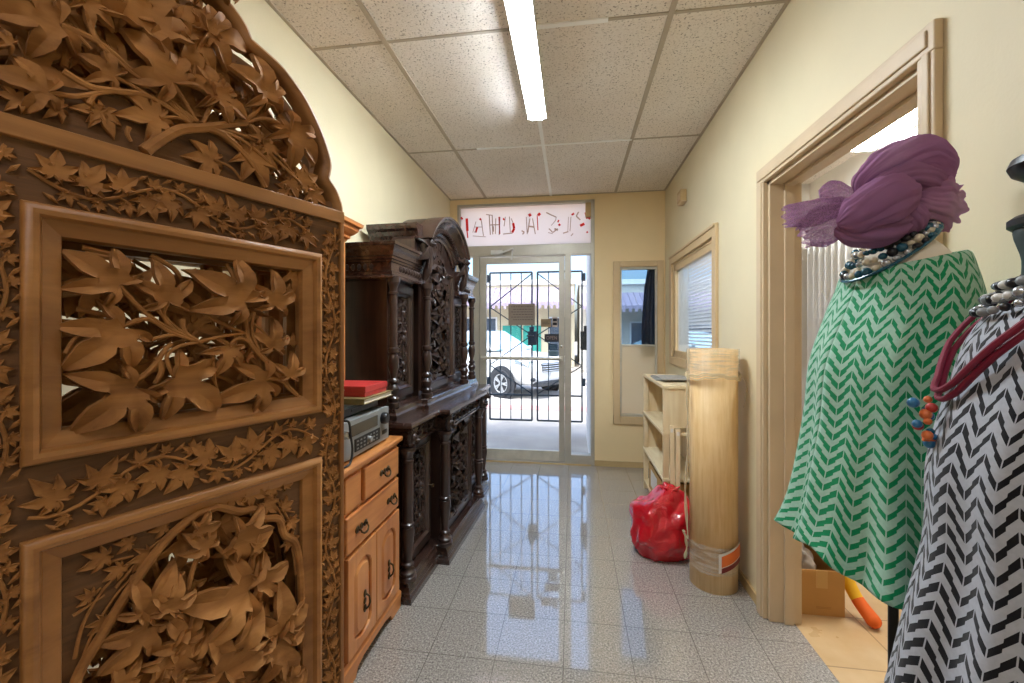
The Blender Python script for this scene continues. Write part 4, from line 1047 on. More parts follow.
# local: x along the front, y = 0 at the wall, front at negative y
S0, S1, A0, B0 = .085, 1.475, .46, 1.10; DF, DC = .38, .445
def bpath(s0, s1, a, b_, df, dc): return [(s0, 0), (s0, -df), (a, -df), (a, -dc), (b_, -dc), (b_, -df), (s1, -df), (s1, 0)]
low = bpath(S0, S1, A0, B0, DF, DC)
c = MB(); c.sweep(low, [(-.02, 0), (.088, 0), (.088, .028), (.080, .034), (.080, .046), (.074, .05), (.070, .066), (.058, .078), (.056, .088), (.05, .092), (.05, .10), (-.02, .10)])
c.build('plinth', M['walnut_x'], cab)
c = MB(); c.box(S0, -DF, .0, S1, -.0, .80); c.box(A0, -DC, .0, B0, -.2, .80); c.build('lower_carcase', M['walnut'], cab)
c = MB(); c.sweep(low, [(-.02, .765), (.056, .765), (.060, .772), (.060, .782), (.054, .786), (.054, .845), (.066, .850), (.074, .862), (.09, .868), (.098, .876), (.098, .890), (.092, .900), (-.02, .900)])
c.prism([(p[0], p[1]) for p in bpath(S0-.0, S1, A0, B0, DF, DC)], .80, .8995, 'z')
c.build('worktop', M['walnut_x'], cab)
LOWCOL = [(.044, .10), (.044, .120), (.036, .124), (.041, .134), (.041, .142), (.030, .150), (.024, .164), (.031, .172), (.031, .180), (.021, .188), (.019, .20), (.030, .29), (.035, .34), (.032, .36), (.026, .366), (.034, .374), (.034, .382), (.026, .388), (.027, .40), (.025, .69), (.031, .696), (.031, .704), (.024, .71), (.027, .725), (.036, .745), (.042, .752), (.042, .768)]
for (x, y) in ((.047, -.428), (.413, -.492), (1.147, -.492), (1.513, -.428)):
    MB().lathe(LOWCOL, (x, y, 0), 18, flute=.07, fl_range=(.41, .68)).build('column', M['walnut'], cab, smooth=True)
def lion(x, y, z, sc_=1.0):
    c = MB()
    for k in range(9):
        a = 2*pi*k/9; c.ball((x+.026*sc_*cos(a), y+.004, z+.030*sc_*sin(a)), (.014*sc_, .014*sc_, .016*sc_), 8, 5)
    c.ball((x, y-.006, z), (.024*sc_, .026*sc_, .028*sc_), 10, 7); c.ball((x, y-.030*sc_, z-.008*sc_), (.014*sc_, .018*sc_, .012*sc_), 9, 6)
    c.ball((x, y-.026*sc_, z-.022*sc_), (.010*sc_, .014*sc_, .006*sc_), 8, 5)
    for sx in (-1, 1):
        c.ball((x+sx*.011*sc_, y-.026*sc_, z+.010*sc_), .005*sc_, 6, 4); c.ball((x+sx*.022*sc_, y-.004, z+.024*sc_), (.008*sc_, .006*sc_, .009*sc_), 6, 4)
    return c
for (x, y) in ((.047, -.452), (.413, -.520), (1.147, -.520), (1.513, -.452)):
    lion(x, y, .812, 1.0).build('carved_lion_head', M['walnut_c'], cab, smooth=True)
def scrolls(c, x0, x1, z0, z1, y, seed=0, horiz=False):
    rnd = random.Random(seed); cx = (x0+x1)/2; W = (x1-x0); H = z1-z0
    if horiz:
        n = max(2, int(W/.07)); 
        for k in range(n):
            x = x0+W*(k+.5)/n; r = min(H*.40, W/n*.42); sg = 1 if k % 2 else -1
            P = [(x+r*(1-t*.85)*cos(sg*(t*8+1)), y-.004, (z0+z1)/2+r*(1-t*.85)*sin(sg*(t*8+1))) for t in [i/14 for i in range(15)]]
            c.tube(P, [.0045]*10+[.004, .004, .005, .006, .007], 6)
            maple(c, (x-r*.6, (z0+z1)/2), (x-r*1.4, z0+H*.15 if sg > 0 else z1-H*.15), y=y, thick=.006, lobes=5, wid=1.2, fine=False, seed=k+seed)
        return
    # central stalk with an urn, a mask and scrolls branching to both sides
    c.tube(catmull([(cx, y-.003, z0+H*.04), (cx+.006, y-.006, z0+H*.3), (cx-.006, y-.006, z0+H*.6), (cx, y-.003, z1-H*.05)], 6), .007, 7)
    c.ball((cx, y-.006, z0+H*.52), (W*.12, .022, H*.055), 10, 7); c.ball((cx, y-.010, z0+H*.60), (W*.09, .022, H*.035), 10, 7)
    c.ball((cx, y-.004, z0+H*.22), (W*.10, .02, H*.05), 10, 7); c.ball((cx, y-.004, z0+H*.82), (W*.08, .018, H*.04), 10, 7)
    n = 5
    for k in range(n):
        z = z0+H*(.10+.80*k/(n-1))
        for sx in (-1, 1):
            r = W*.17*rnd.uniform(.85, 1.1); ox = cx+sx*W*.26; up = 1 if k % 2 else -1
            P = [(ox+sx*r*(1-t*.8)*cos(t*7.5+2.6), y-.004-.004*t, z+up*r*(1-t*.8)*sin(t*7.5+2.6)) for t in [i/16 for i in range(17)]]
            c.tube(P, [.005]*12+[.005, .006, .007, .008, .008], 6)
            maple(c, (cx+sx*W*.05, z-up*H*.04), (cx+sx*W*.36, z-up*H*.085), y=y-.003, thick=.006, lobes=5, wid=1.15, fine=False, seed=k*3+seed+sx, dome=.2)
            maple(c, (ox, z+up*r*.5), (ox+sx*W*.14, z+up*(r+H*.03)), y=y-.002, thick=.006, lobes=5, wid=1.1, fine=False, seed=k*5+seed+sx, dome=.2)
def carved_door(name, x0, x1, z0, z1, y, seed, parent=cab, knob=True, arch_top=False):
    fw = .045
    c = MB()
    c.box(x0, y-.02, z0, x0+fw, y+.004, z1); c.box(x1-fw, y-.02, z0, x1, y+.004, z1); c.box(x0+fw, y-.02, z0, x1-fw, y+.004, z0+fw); c.box(x0+fw, y-.02, z1-fw, x1-fw, y+.004, z1)
    pr = [(fw-.006, -.002), (fw-.006, .024), (fw, .028), (fw+.006, .022), (fw+.014, .016), (fw+.018, .006), (fw+.018, -.002)]
    c2 = MB(); c2.sweep([(x0, z0), (x0, z1), (x1, z1), (x1, z0)], pr, closed=True)
    c.add([(p[0], y-p[2], p[1]) for p in c2.v], c2.f)
    d = c.build('door', M['walnut'], parent)
    MB().box(x0+fw, y-.006, z0+fw, x1-fw, y+.003, z1-fw).build('panel', M['walnut'], d)
    c = MB(); scrolls(c, x0+fw+.018, x1-fw-.018, z0+fw+.02, z1-fw-.02, y-.008, seed)
    c.build('relief_carving', M['walnut_c'], d, smooth=True, angle=50)
    if knob:
        c = MB(); c.lathe([(.0, .0), (.006, .0), (.005, .012), (.011, .018), (.010, .026), (0, .03)], (0, 0, 0), 10, Matrix.Translation((x1-fw*.5, y-.02, (z0+z1)/2)) @ Matrix.Rotation(pi/2, 4, 'X')); c.build('knob', M['brass'], d, smooth=True)
    return d
carved_door('a', S0+.03, A0-.04, .14, .755, -DF-.001, 1); carved_door('b', A0+.05, B0-.05, .14, .755, -DC-.001, 2); carved_door('c', B0+.04, S1-.03, .14, .755, -DF-.001, 3)
def frieze(x0, x1, y, seed):
    n = max(3, int((x1-x0)/.065))
    for k in range(n):
        a = x0+(x1-x0)*k/n; c = MB(); x = a+(x1-x0)/n*.5; zm = .8165; r = min(.024, (x1-x0)/n*.4); sg = 1 if k % 2 else -1
        P = [(x+r*(1-t*.85)*cos(sg*(t*8+1)), y-.003, zm+r*(1-t*.85)*sin(sg*(t*8+1))) for t in [i/14 for i in range(15)]]
        c.tube(P, [.0045]*10+[.004, .004, .005, .006, .007], 6)
        maple(c, (x-r*.4, zm), (x-r*1.5, zm-sg*.02), y=y+.002, thick=.007, lobes=5, wid=1.3, fine=False, seed=k+seed, dome=.25)
        c.build('scroll_ornament', M['walnut_c'], cab, smooth=True, angle=50)
frieze(S0-.01, A0-.075, -DF-.054, 4); frieze(A0+.01, B0-.01, -DC-.054, 5); frieze(B0+.075, S1+.01, -DF-.054, 6)
# ---- upper part
U0s, U1s, UF, UC = .14, 1.42, .265, .305
up = bpath(U0s, U1s, A0, B0, UF, UC)
c = MB(); c.sweep(up, [(-.02, .90), (.112, .90), (.112, .925), (.104, .935), (.10, .955), (.094, .96), (-.02, .96)]); c.prism(up, .901, .96, 'z')
c.build('upper_base', M['walnut_x'], cab)
c = MB(); c.box(U0s, -UF, .95, U1s, 0, 1.80); c.box(A0, -UC, .95, B0, 0, 2.0); c.build('upper_carcase', M['walnut'], cab)
UPCOL = [(.034, .96), (.034, .985), (.026, .99), (.030, 1.0), (.030, 1.01), (.020, 1.02), (.028, 1.04), (.033, 1.058), (.024, 1.075), (.017, 1.082), (.028, 1.09), (.028, 1.10), (.016, 1.112), (.016, 1.122), (.026, 1.16), (.030, 1.20), (.026, 1.225), (.018, 1.238), (.028, 1.246), (.028, 1.266), (.021, 1.27), (.021, 1.30), (.020, 1.54), (.026, 1.546), (.026, 1.556), (.019, 1.56), (.021, 1.58), (.029, 1.60), (.034, 1.606), (.034, 1.636)]
for (x, y) in ((.075, -.335), (.415, -.378), (1.145, -.378), (1.485, -.335)):
    MB().lathe(UPCOL, (x, y, 0), 18, flute=.08, fl_range=(1.305, 1.53)).build('column', M['walnut'], cab, smooth=True)
corn = [(-.02, 1.625), (.104, 1.625), (.108, 1.632), (.104, 1.64), (.100, 1.645), (.100, 1.66), (.092, 1.665), (.092, 1.708), (.098, 1.712), (.098, 1.722), (.104, 1.726), (.104, 1.738), (.11, 1.742), (.114, 1.762), (.124, 1.776), (.128, 1.79), (.134, 1.793), (.134, 1.808), (-.02, 1.808)]
for path in ([(U0s, 0), (U0s, -UF+.02), (A0-.01, -UF+.02)], [(B0+.01, -UF+.02), (U1s, -UF+.02), (U1s, 0)]):
    c = MB(); c.sweep(path, corn); c.build('flank_cornice', M['walnut_x'], cab)
    # egg ornament band
    c = MB()
    P = [Vector(p) for p in path]
    for p, q in zip(P[:-1], P[1:]):
        d = (q-p); L = d.length; d /= L; nr = Vector((d.y, -d.x)); n = int(L/.034)
        for k in range(n):
            o = p+d*((k+.5)*L/n)+nr*.092; c.ball((o.x, o.y, 1.686), (.012, .012, .018), 8, 5)
    c.build('egg_moulding', M['walnut_c'], cab, smooth=True)
carved_door('d', U0s+.02, A0-.03, .985, 1.61, -UF-.001, 7, knob=False); carved_door('f', B0+.03, U1s-.02, .985, 1.61, -UF-.001, 9, knob=False)
carved_door('e', A0+.035, B0-.035, .985, 1.80, -UC-.001, 8, knob=False)
# centre : side cornices and segmental hood
side = [(-.02, 1.80), (.02, 1.80), (.024, 1.815), (.024, 1.88), (.034, 1.886), (.036, 1.91), (.05, 1.93), (.056, 1.955), (.072, 1.968), (.076, 1.985), (.076, 2.0), (-.02, 2.0)]
for path in ([(A0, 0), (A0, -UC-.02)], [(B0, -UC-.02), (B0, 0)]):
    c = MB(); c.sweep(path, side); c.build('side_cornice', M['walnut_x'], cab)
cx, R, zc = (A0+B0)/2, .46, 1.655; half_a = math.asin(.385/R)
hp = [(-.15, 0.0), (-.15, .016), (-.135, .022), (-.128, .030), (-.118, .026), (-.105, .034), (-.098, .055), (-.082, .060), (-.07, .056), (-.055, .07), (-.04, .085), (-.03, .10), (-.018, .104), (-.012, .115), (0, .118), (0, 0)]
c = MB(); n = 30; v = []; q = len(hp)
for k in range(n+1):
    a = pi/2+half_a-2*half_a*k/n
    v += [(cx+(R+o)*cos(a), -UC-p, zc+(R+o)*sin(a)) for o, p in hp]
f = [(k*q+i, (k+1)*q+i, (k+1)*q+(i+1) % q, k*q+(i+1) % q) for k in range(n) for i in range(q)]+[tuple(range(q)), tuple(n*q+i for i in range(q-1, -1, -1))]
c.add(v, f); c.build('arched_hood', M['walnut_x'], cab, smooth=True, angle=25)
c = MB(); arcp = [(cx+(R-.004)*cos(pi/2+half_a-2*half_a*k/24), zc+(R-.004)*sin(pi/2+half_a-2*half_a*k/24)) for k in range(25)]
c.prism([(arcp[0][0], 1.80)]+arcp+[(arcp[-1][0], 1.80)], -UC-.002, -.16, 'y'); c.build('tympanum', M['walnut'], cab)
c = MB()
for k in range(22):
    a = pi/2+half_a-2*half_a*(k+.5)/22; c.ball((cx+(R-.09)*cos(a), -UC-.058, zc+(R-.09)*sin(a)), (.015, .010, .012), 7, 5)
c.build('egg_moulding', M['walnut_c'], cab, smooth=True)
for x in (A0-.03, B0+.03):   # carved brackets under the hood
    c = MB(); sx = -1 if x < cx else 1
    P = [(x, -UC-.05-.03*sin(t*3), 1.66+.22*t) for t in [i/10 for i in range(11)]]; c.tube(P, [.016, .022, .026, .026, .022, .02, .024, .03, .034, .034, .03], 9)
    maple(c, (x, 1.86), (x, 1.70), y=-UC-.085, thick=.01, wid=1.3, fine=False, seed=4); lx = lion(x, -UC-.085, 1.88, .9); c.add(lx.v, lx.f)
    c.build('carved_bracket', M['walnut_c'], cab, smooth=True, angle=50)
c = MB(); maple(c, (cx, 1.85), (cx, 1.95), y=-UC-.012, thick=.012, wid=1.2, fine=False, seed=6)
for sx in (-1, 1):
    maple(c, (cx+sx*.03, 1.87), (cx+sx*.17, 1.90), y=-UC-.010, thick=.01, wid=1.1, fine=False, seed=8)
c.build('hood_carving', M['walnut_c'], cab, smooth=True, angle=50)

# ================================================================== PINE DRESSER
PX0, PY0 = XL+.006, 1.452
pine = thing('pine_dresser', 'honey pine dresser with drawers and arched door panels between screen and dark sideboard', 'dresser', (PX0, PY0, 0), pi/2)
W_ = .502; D_ = .424
c = MB(); c.box(0, -D_, .085, W_, 0, .80); c.build('carcase', M['pine'], pine)
c = MB(); c.sweep([(0, 0), (0, -D_), (W_, -D_), (W_, 0)], [(-.02, .80), (.004, .80), (.010, .806), (.010, .812), (.022, .816), (.024, .832), (.020, .838), (-.02, .838)]); c.box(0, -D_, .80, W_, 0, .8378); c.build('top', M['pine_x'], pine)
c = MB(); c.sweep([(0, 0), (0, -D_), (W_, -D_), (W_, 0)], [(-.02, .045), (.018, .045), (.018, .075), (.012, .082), (.008, .095), (-.02, .095)]); c.build('base_moulding', M['pine_x'], pine, bevel=.002)
for x0, x1, cut in ((0-.016, .15, 1), (W_-.15, W_+.016, -1)):
    pts = [(x0, 0), (x0, .046), (x1, .046), (x1-.01, .038), (x1-.05, .03), (x1-.065, .0)] if cut == 1 else [(x1, 0), (x1, .046), (x0, .046), (x0+.01, .038), (x0+.05, .03), (x0+.065, 0)]
    MB().prism(pts, -D_-.016, -D_+.01, 'y').build('bracket_foot', M['pine_x'], pine, bevel=.002)
def pull(x, z, y, parent):
    c = MB()
    for dx in (-.032, 0, .032): c.ball((x+dx, y-.002, z), (.017 if dx else .012, .004, .014), 9, 6)
    for dx in (-.028, .028): c.ball((x+dx, y-.010, z), .006, 7, 5)
    P = [(x-.028, y-.012, z), (x-.026, y-.018, z-.012), (x-.014, y-.022, z-.020), (x, y-.022, z-.022), (x+.014, y-.022, z-.020), (x+.026, y-.018, z-.012), (x+.028, y-.012, z)]
    c.tube(P, [.003, .0035, .004, .005, .004, .0035, .003], 7); return c.build('bail_pull', M['brass'], parent, smooth=True)
def vpull(x, z, y, parent):
    c = MB()
    for dz in (-.03, 0, .03): c.ball((x, y-.002, z+dz), (.012, .004, .016 if dz else .012), 9, 6)
    P = [(x, y-.004, z+.03), (x, y-.02, z+.022), (x, y-.024, z), (x, y-.018, z-.02), (x, y-.006, z-.032)]
    c.tube(P, .004, 7); return c.build('door_pull', M['brass'], parent, smooth=True)
def drawer(x0, x1, z0, z1, pulls):
    c = MB(); c.box(x0, -D_-.018, z0, x1, -D_+.02, z1); d = c.build('drawer', M['pine_x'], pine, bevel=.007)
    for x in pulls: pull(x, (z0+z1)/2, -D_-.018, d)
drawer(.152, .489, .662, .795, [.331])
MB().box(.014, -D_-.012, .662, .134, -D_+.02, .795).build('centre_panel', M['pine_x'], pine, bevel=.006)
drawer(.014, .489, .506, .648, [.121, .40])
def arch_door(x0, x1, px):
    z0, z1 = .105, .492; y = -D_
    dm = MB().box(x0, y-.006, z0, x1, y+.02, z1)
    xa, xb = x0+.045, x1-.045; za, zb = z0+.05, z1-.055; ym = (xa+xb)/2; hw = (xb-xa)/2
    def outline(g):
        P = [(xa+g, za+.03+g*.4), (xa+g, zb-.05)]
        P += [(ym-(hw-g)*cos(t*pi/2), zb-.05+(.055-g)*sin(t*pi/2)) for t in (.15, .4, .65, .85, 1)]
        P += [(ym+(hw-g)*cos(t*pi/2), zb-.05+(.055-g)*sin(t*pi/2)) for t in (.85, .65, .4, .15)]
        P += [(xb-g, zb-.05), (xb-g, za+.03+g*.4)]
        P += [(ym+(hw-g)*cos(t*pi/2), za+.03-(.045-g)*sin(t*pi/2)) for t in (.4, .8)]+[(ym, za-.015+g)]+[(ym-(hw-g)*cos(t*pi/2), za+.03-(.045-g)*sin(t*pi/2)) for t in (.8, .4)]
        return P
    o1, o2, o3 = outline(0), outline(.003), outline(.024); n = len(o1)
    xm, zm = (x0+x1)/2, (z0+z1)/2; rect = []
    for (px_, pz_) in o1:
        dx, dz = px_-xm, pz_-zm; k_ = min((x1-x0)/2/max(abs(dx), 1e-6), (z1-z0)/2/max(abs(dz), 1e-6)); rect.append((xm+dx*k_, zm+dz*k_))
    cor = [(x0, z0), (x0, z1), (x1, z1), (x1, z0)]
    for c_ in cor:
        i_ = min(range(n), key=lambda q: (rect[q][0]-c_[0])**2+(rect[q][1]-c_[1])**2); rect[i_] = c_
    rings = [(rect, y-.005), (rect, y-.018), ([(a_[0]*.97+b_[0]*.03, a_[1]*.97+b_[1]*.03) for a_, b_ in zip(rect, o1)], y-.020), ([(a_[0]*.06+b_[0]*.94, a_[1]*.06+b_[1]*.94) for a_, b_ in zip(rect, o1)], y-.020), (o1, y-.015), (o1, y-.005)]
    vv = [(p[0], yy, p[1]) for o, yy in rings for p in o]
    dm.add(vv, [(k*n+i, k*n+(i+1) % n, (k+1)*n+(i+1) % n, (k+1)*n+i) for k in range(5) for i in range(n)])
    d = dm.build('door', M['pine'], pine)
    lv = [(o2, y-.004), (o2, y-.008), (o3, y-.020)]
    v = [(p[0], yy, p[1]) for o, yy in lv for p in o]
    f = [(k*n+i, k*n+(i+1) % n, (k+1)*n+(i+1) % n, (k+1)*n+i) for k in range(2) for i in range(n)]+[tuple(2*n+i for i in range(n))]
    MB().add(v, f).build('raised_panel', M['pine'], d, smooth=True, angle=20)
    vpull(px, (z0+z1)/2-.035, y-.020, d)
arch_door(.02, .249, .146); arch_door(.255, .489, .372)
# hutch
HD = .155
c = MB(); c.box(0, -.02, .838, W_, 0, 1.83); c.build('hutch_back', M['pine'], pine)
for x0, x1 in ((0, .02), (W_-.02, W_)):
    MB().box(x0, -HD+.02, .838, x1, -.02, 1.83).build('hutch_side', M['pine'], pine)
for sgn, xs in ((1, W_-.065), (-1, .065)):
    pts = [(xs+sgn*.065, .838), (xs+sgn*.065, 1.83), (xs, 1.83)]
    for k in range(36):
        z = 1.83-(1.83-.838)*k/35; pts.append((xs+sgn*.014*(.5+.5*cos(k*1.05)), z))
    MB().prism(pts, -HD, -HD+.02, 'y').build('scalloped_stile', M['pine'], pine)
for z in (1.16, 1.48): MB().box(.02, -HD+.02, z, W_-.02, -.02, z+.018).build('shelf', M['pine_x'], pine)
c = MB(); c.sweep([(0, 0), (0, -HD), (W_, -HD), (W_, 0)], [(-.02, 1.80), (.004, 1.80), (.008, 1.812), (.018, 1.818), (.018, 1.83), (.03, 1.838), (.046, 1.856), (.05, 1.872), (.062, 1.878), (.066, 1.895), (-.02, 1.895)]); c.box(0, -HD, 1.80, W_, 0, 1.894); c.build('crown_moulding', M['pine_x'], pine)

# ================================================================== THINGS ON THE PINE DRESSER
zt = .838; XFR = -.868
rc = thing('stereo_receiver', 'silver stereo receiver with round volume knob on the pine dresser', 'receiver', (-1.03, 1.68, zt), pi/2)
c = MB(); c.box(-.215, -.145, .012, .215, .082, .158); c.build('case', M['silver'], rc, bevel=.004)
c = MB(); c.box(-.22, -.165, .010, .22, -.145, .160); c.build('front_panel', M['silver'], rc, bevel=.003)
c = MB(); c.box(-.13, -.168, .095, .10, -.164, .140); c.build('display_window', plain('smoked_brown_window', '#4a4238', .2, var=.1), rc, bevel=.001)
c = MB(); c.lathe([(0, 0), (.026, 0), (.026, .018), (.022, .024), (0, .024)], (0, 0, 0), 22, Matrix.Translation((.155, -.165, .115)) @ Matrix.Rotation(pi/2, 4, 'X')); c.build('volume_knob', M['black'], rc, smooth=True)
c = MB(); c.box(-.10, -.169, .028, .12, -.164, .080); c.build('control_panel', M['blackmetal'], rc, bevel=.001)
c = MB()
for r_ in range(3):
    for k in range(7): c.box(-.088+.028*k, -.1705, .036+.015*r_, -.074+.028*k, -.1685, .042+.015*r_)
c.build('button', M['silver'], rc)
c = MB(); c.lathe([(0, 0), (.014, 0), (.012, .016), (0, .016)], (0, 0, 0), 16, Matrix.Translation((.01, -.169, .055)) @ Matrix.Rotation(pi/2, 4, 'X')); c.build('selector_knob', M['silver'], rc, smooth=True)
c = MB(); c.box(.150, -.167, .04, .195, -.164, .058); c.build('badge', M['black'], rc)['label'] = 'small black badge'
c = MB(); c.lathe([(0, 0), (.016, 0), (.014, .02), (0, .02)], (0, 0, 0), 16, Matrix.Translation((-.175, -.165, .115)) @ Matrix.Rotation(pi/2, 4, 'X')); c.build('selector_knob', M['steel'], rc, smooth=True)
for x in (-.18, .18):
    for y in (-.11, .05): MB().lathe([(.018, 0), (.02, .004), (.018, .0115)], (x, y, 0), 12).build('foot', M['black'], rc)
zz = zt+.1605
dk = thing('disc_player', 'slim dark green-black player lying on the silver receiver', 'player', (-1.03, 1.69, zz), pi/2)
c = MB(); c.box(-.20, -.12, .005, .19, .08, .042); c.build('case', plain('dark_green_metal', '#262b28', .35, var=.1), dk, bevel=.003)
c = MB(); c.box(-.19, -.124, .010, .18, -.119, .038); c.box(-.06, -.126, .020, .08, -.123, .030); c.build('front_panel', M['black'], dk)
for x in (-.17, .16):
    for y in (-.09, .05): MB().lathe([(.012, 0), (.012, .0052)], (x, y, 0), 10).build('foot', M['black'], dk)
bk = thing('book', 'large cream-edged picture book lying under the red box', 'book', (-1.02, 1.80, zz+.0425), pi/2)
c = MB(); c.box(-.125, -.145, .003, .150, .085, .021); c.build('page_block', M['paper'], bk)
M['bookcover'] = plain('olive_brown_cover', '#7d6f45', .4, var=.35, scale=14)
c = MB(); c.box(-.130, -.150, 0, .155, .09, .003); c.box(-.130, -.150, .021, .155, .09, .024); c.box(-.131, -.150, 0, -.127, .09, .024); c.build('cover', M['bookcover'], bk)
rb = thing('red_box', 'flat red lidded box on top of the stack on the pine dresser', 'box', (-1.02, 1.825, zz+.0665), pi/2)
M['red_card'] = plain('red_card', '#b8322e', .45, var=.08, scale=30, bump=.1)
c = MB(); c.box(-.10, -.125, 0, .115, .085, .040); c.build('box_base', M['red_card'], rb, bevel=.002)
c = MB(); c.box(-.103, -.128, .018, .118, .088, .047); c.build('lid', M['red_card'], rb, bevel=.003)
c = MB(); c.box(-.1045, -.03, .026, -.1028, .03, .034); c.build('print', M['pale_paper'], rb)
cb = MB(); cb.tube(catmull([(-.862, 1.50, zt+.172), (-.846, 1.505, zt+.165), (-.843, 1.51, zt+.12), (-.846, 1.53, zt+.05), (-.842, 1.50, zt+.006), (-.85, 1.44, zt+.005)], 6), .0045, 8)
cb.tube([(-.862, 1.50, zt+.172), (-1.0, 1.47, zt+.166), (-1.12, 1.40, zt+.166)], .0045, 8)
o = cb.build('audio_cable', M['black'], smooth=True); tag(o, 'black cable hanging down the front of the silver receiver', 'cable')
# ================================================================== RIGHT SIDE : shelf, roll, bag
SX0, SX1, SY0, SY1, SZ = .615, .888, 2.975, 3.79, .985
sh = thing('shelf_unit', 'raw spruce shelf unit open at the front below the right wall window', 'shelf', ((SX0+SX1)/2, (SY0+SY1)/2, 0))
pw = .038
for (x, y) in ((SX0, SY0), (SX1-pw, SY0), (SX0, SY1-pw), (SX1-pw, SY1-pw)):
    MB().box(x, y, 0, x+pw, y+pw*.7, SZ-.02).build('post', M['shelfwood'], sh, bevel=.002, world=True)
for z in (.335, .645, SZ-.02):
    MB().box(SX0-.004, SY0-.006, z, SX1, SY1+.004, z+.02).build('shelf_board', M['shelfwood_y'], sh, bevel=.002, world=True)
MB().box(SX0+.004, SY0+.004, .06, SX1-.004, SY1-.004, .078).build('bottom_board', M['shelfwood_y'], sh, world=True)
for y in (SY1-.016,): MB().box(SX0+pw, y, .335, SX1-pw, y+.012, SZ-.02).build('end_panel', M['shelfwood'], sh, world=True)
MB().box(SX1-.01, SY0+.03, .10, SX1-.002, SY1-.03, SZ-.02).build('back_panel', M['shelfwood'], sh, world=True)
MB().box(SX0+pw, SY0+.002, .70, SX1-pw, SY0+.014, SZ-.02).build('end_panel', M['shelfwood'], sh, world=True)
for k, (x, zt_, dy) in enumerate(((.665, .72, 0), (.705, .70, .012))):
    p = thing('wooden_slat', ['tall thin spruce slat leaning on the near end of the shelf unit, left of two', 'thin spruce slat leaning on the near end of the shelf unit, right of two'][k], 'slat', (x, SY0-.04, 0))
    MB().bar((x-.01*k, SY0-.062, 0.0), (x, SY0-.021, zt_), .030, .012, up=(0, 1, 0)).build('slat_board', M['shelfwood'], p, bevel=.002, world=True)
    MB().box(x-.009, SY0-.032, zt_-.045, x+.009, SY0-.029, zt_-.02).build('price_label', M['paper'], p, world=True)
# box on the bottom board
bx = thing('cardboard_box', 'open-topped cardboard box on the bottom board of the shelf unit', 'box', (.74, 3.28, .078))
M['shipbox'] = plain('tan_shipping_box', '#c39a58', .8, var=.05)
c = MB(); x0, x1, y0, y1, z0, z1 = .628, .86, 3.06, 3.58, .079, .29
for (a, b_, c_, d_) in ((x0, y0, x1, y0+.006), (x0, y1-.006, x1, y1), (x0, y0, x0+.006, y1), (x1-.006, y0, x1, y1)): c.box(a, b_, z0, c_, d_, z1)
c.box(x0, y0, z0, x1, y1, z0+.006); c.build('carton', M['shipbox'], bx, world=True)
c = MB(); c.add([(x0, y0+.005, z1), (x0, y1-.005, z1), (x0+.10, y1-.005, z1+.008), (x0+.10, y0+.005, z1+.008), (x0, y0+.005, z1-.004), (x0, y1-.005, z1-.004), (x0+.10, y1-.005, z1+.004), (x0+.10, y0+.005, z1+.004)], [(0,1,2,3),(7,6,5,4),(0,4,5,1),(1,5,6,2),(2,6,7,3),(3,7,4,0)])
c.build('flap', M['shipbox'], bx, world=True)
MB().box(x0-.001, y0+.2, z0+.04, x0+.0005, y1-.08, z1-.04).build('label', M['paper'], bx, world=True)
# newspaper
npz = SZ+.0005
nw = thing('newspaper', 'folded grey newspaper lying on top of the shelf unit', 'newspaper', (.75, 3.5, npz))
M['news'] = plain('newsprint', '#a8a39a', .9, var=.18, scale=40)
for k in range(4):
    c = MB(); a = .04*k-.05; rot = Matrix.Translation((.735+.006*k, 3.42-.03*k, npz+.0065*k)) @ Matrix.Rotation(a, 4, 'Z')
    v = []; n = 10
    for i in range(n+1):
        t = i/n; y = -.17+.34*t; z = .003*sin(t*7+k)*(.4 if k == 0 else 1)+.003
        for x in (-.105, .105): v.append((x, y, z)); v.append((x, y, z-.0045 if k else z-.003))
    f = []
    for i in range(n):
        b0 = i*4; b1 = b0+4
        f += [(b0, b0+2, b1+2, b1), (b0+1, b1+1, b1+3, b0+3), (b0, b1, b1+1, b0+1), (b0+2, b0+3, b1+3, b1+2)]
    f += [(0, 1, 3, 2), (n*4, n*4+2, n*4+3, n*4+1)]
    c.add(v, f, rot); c.build('folded_sheet', M['news'], nw, world=True, smooth=True)

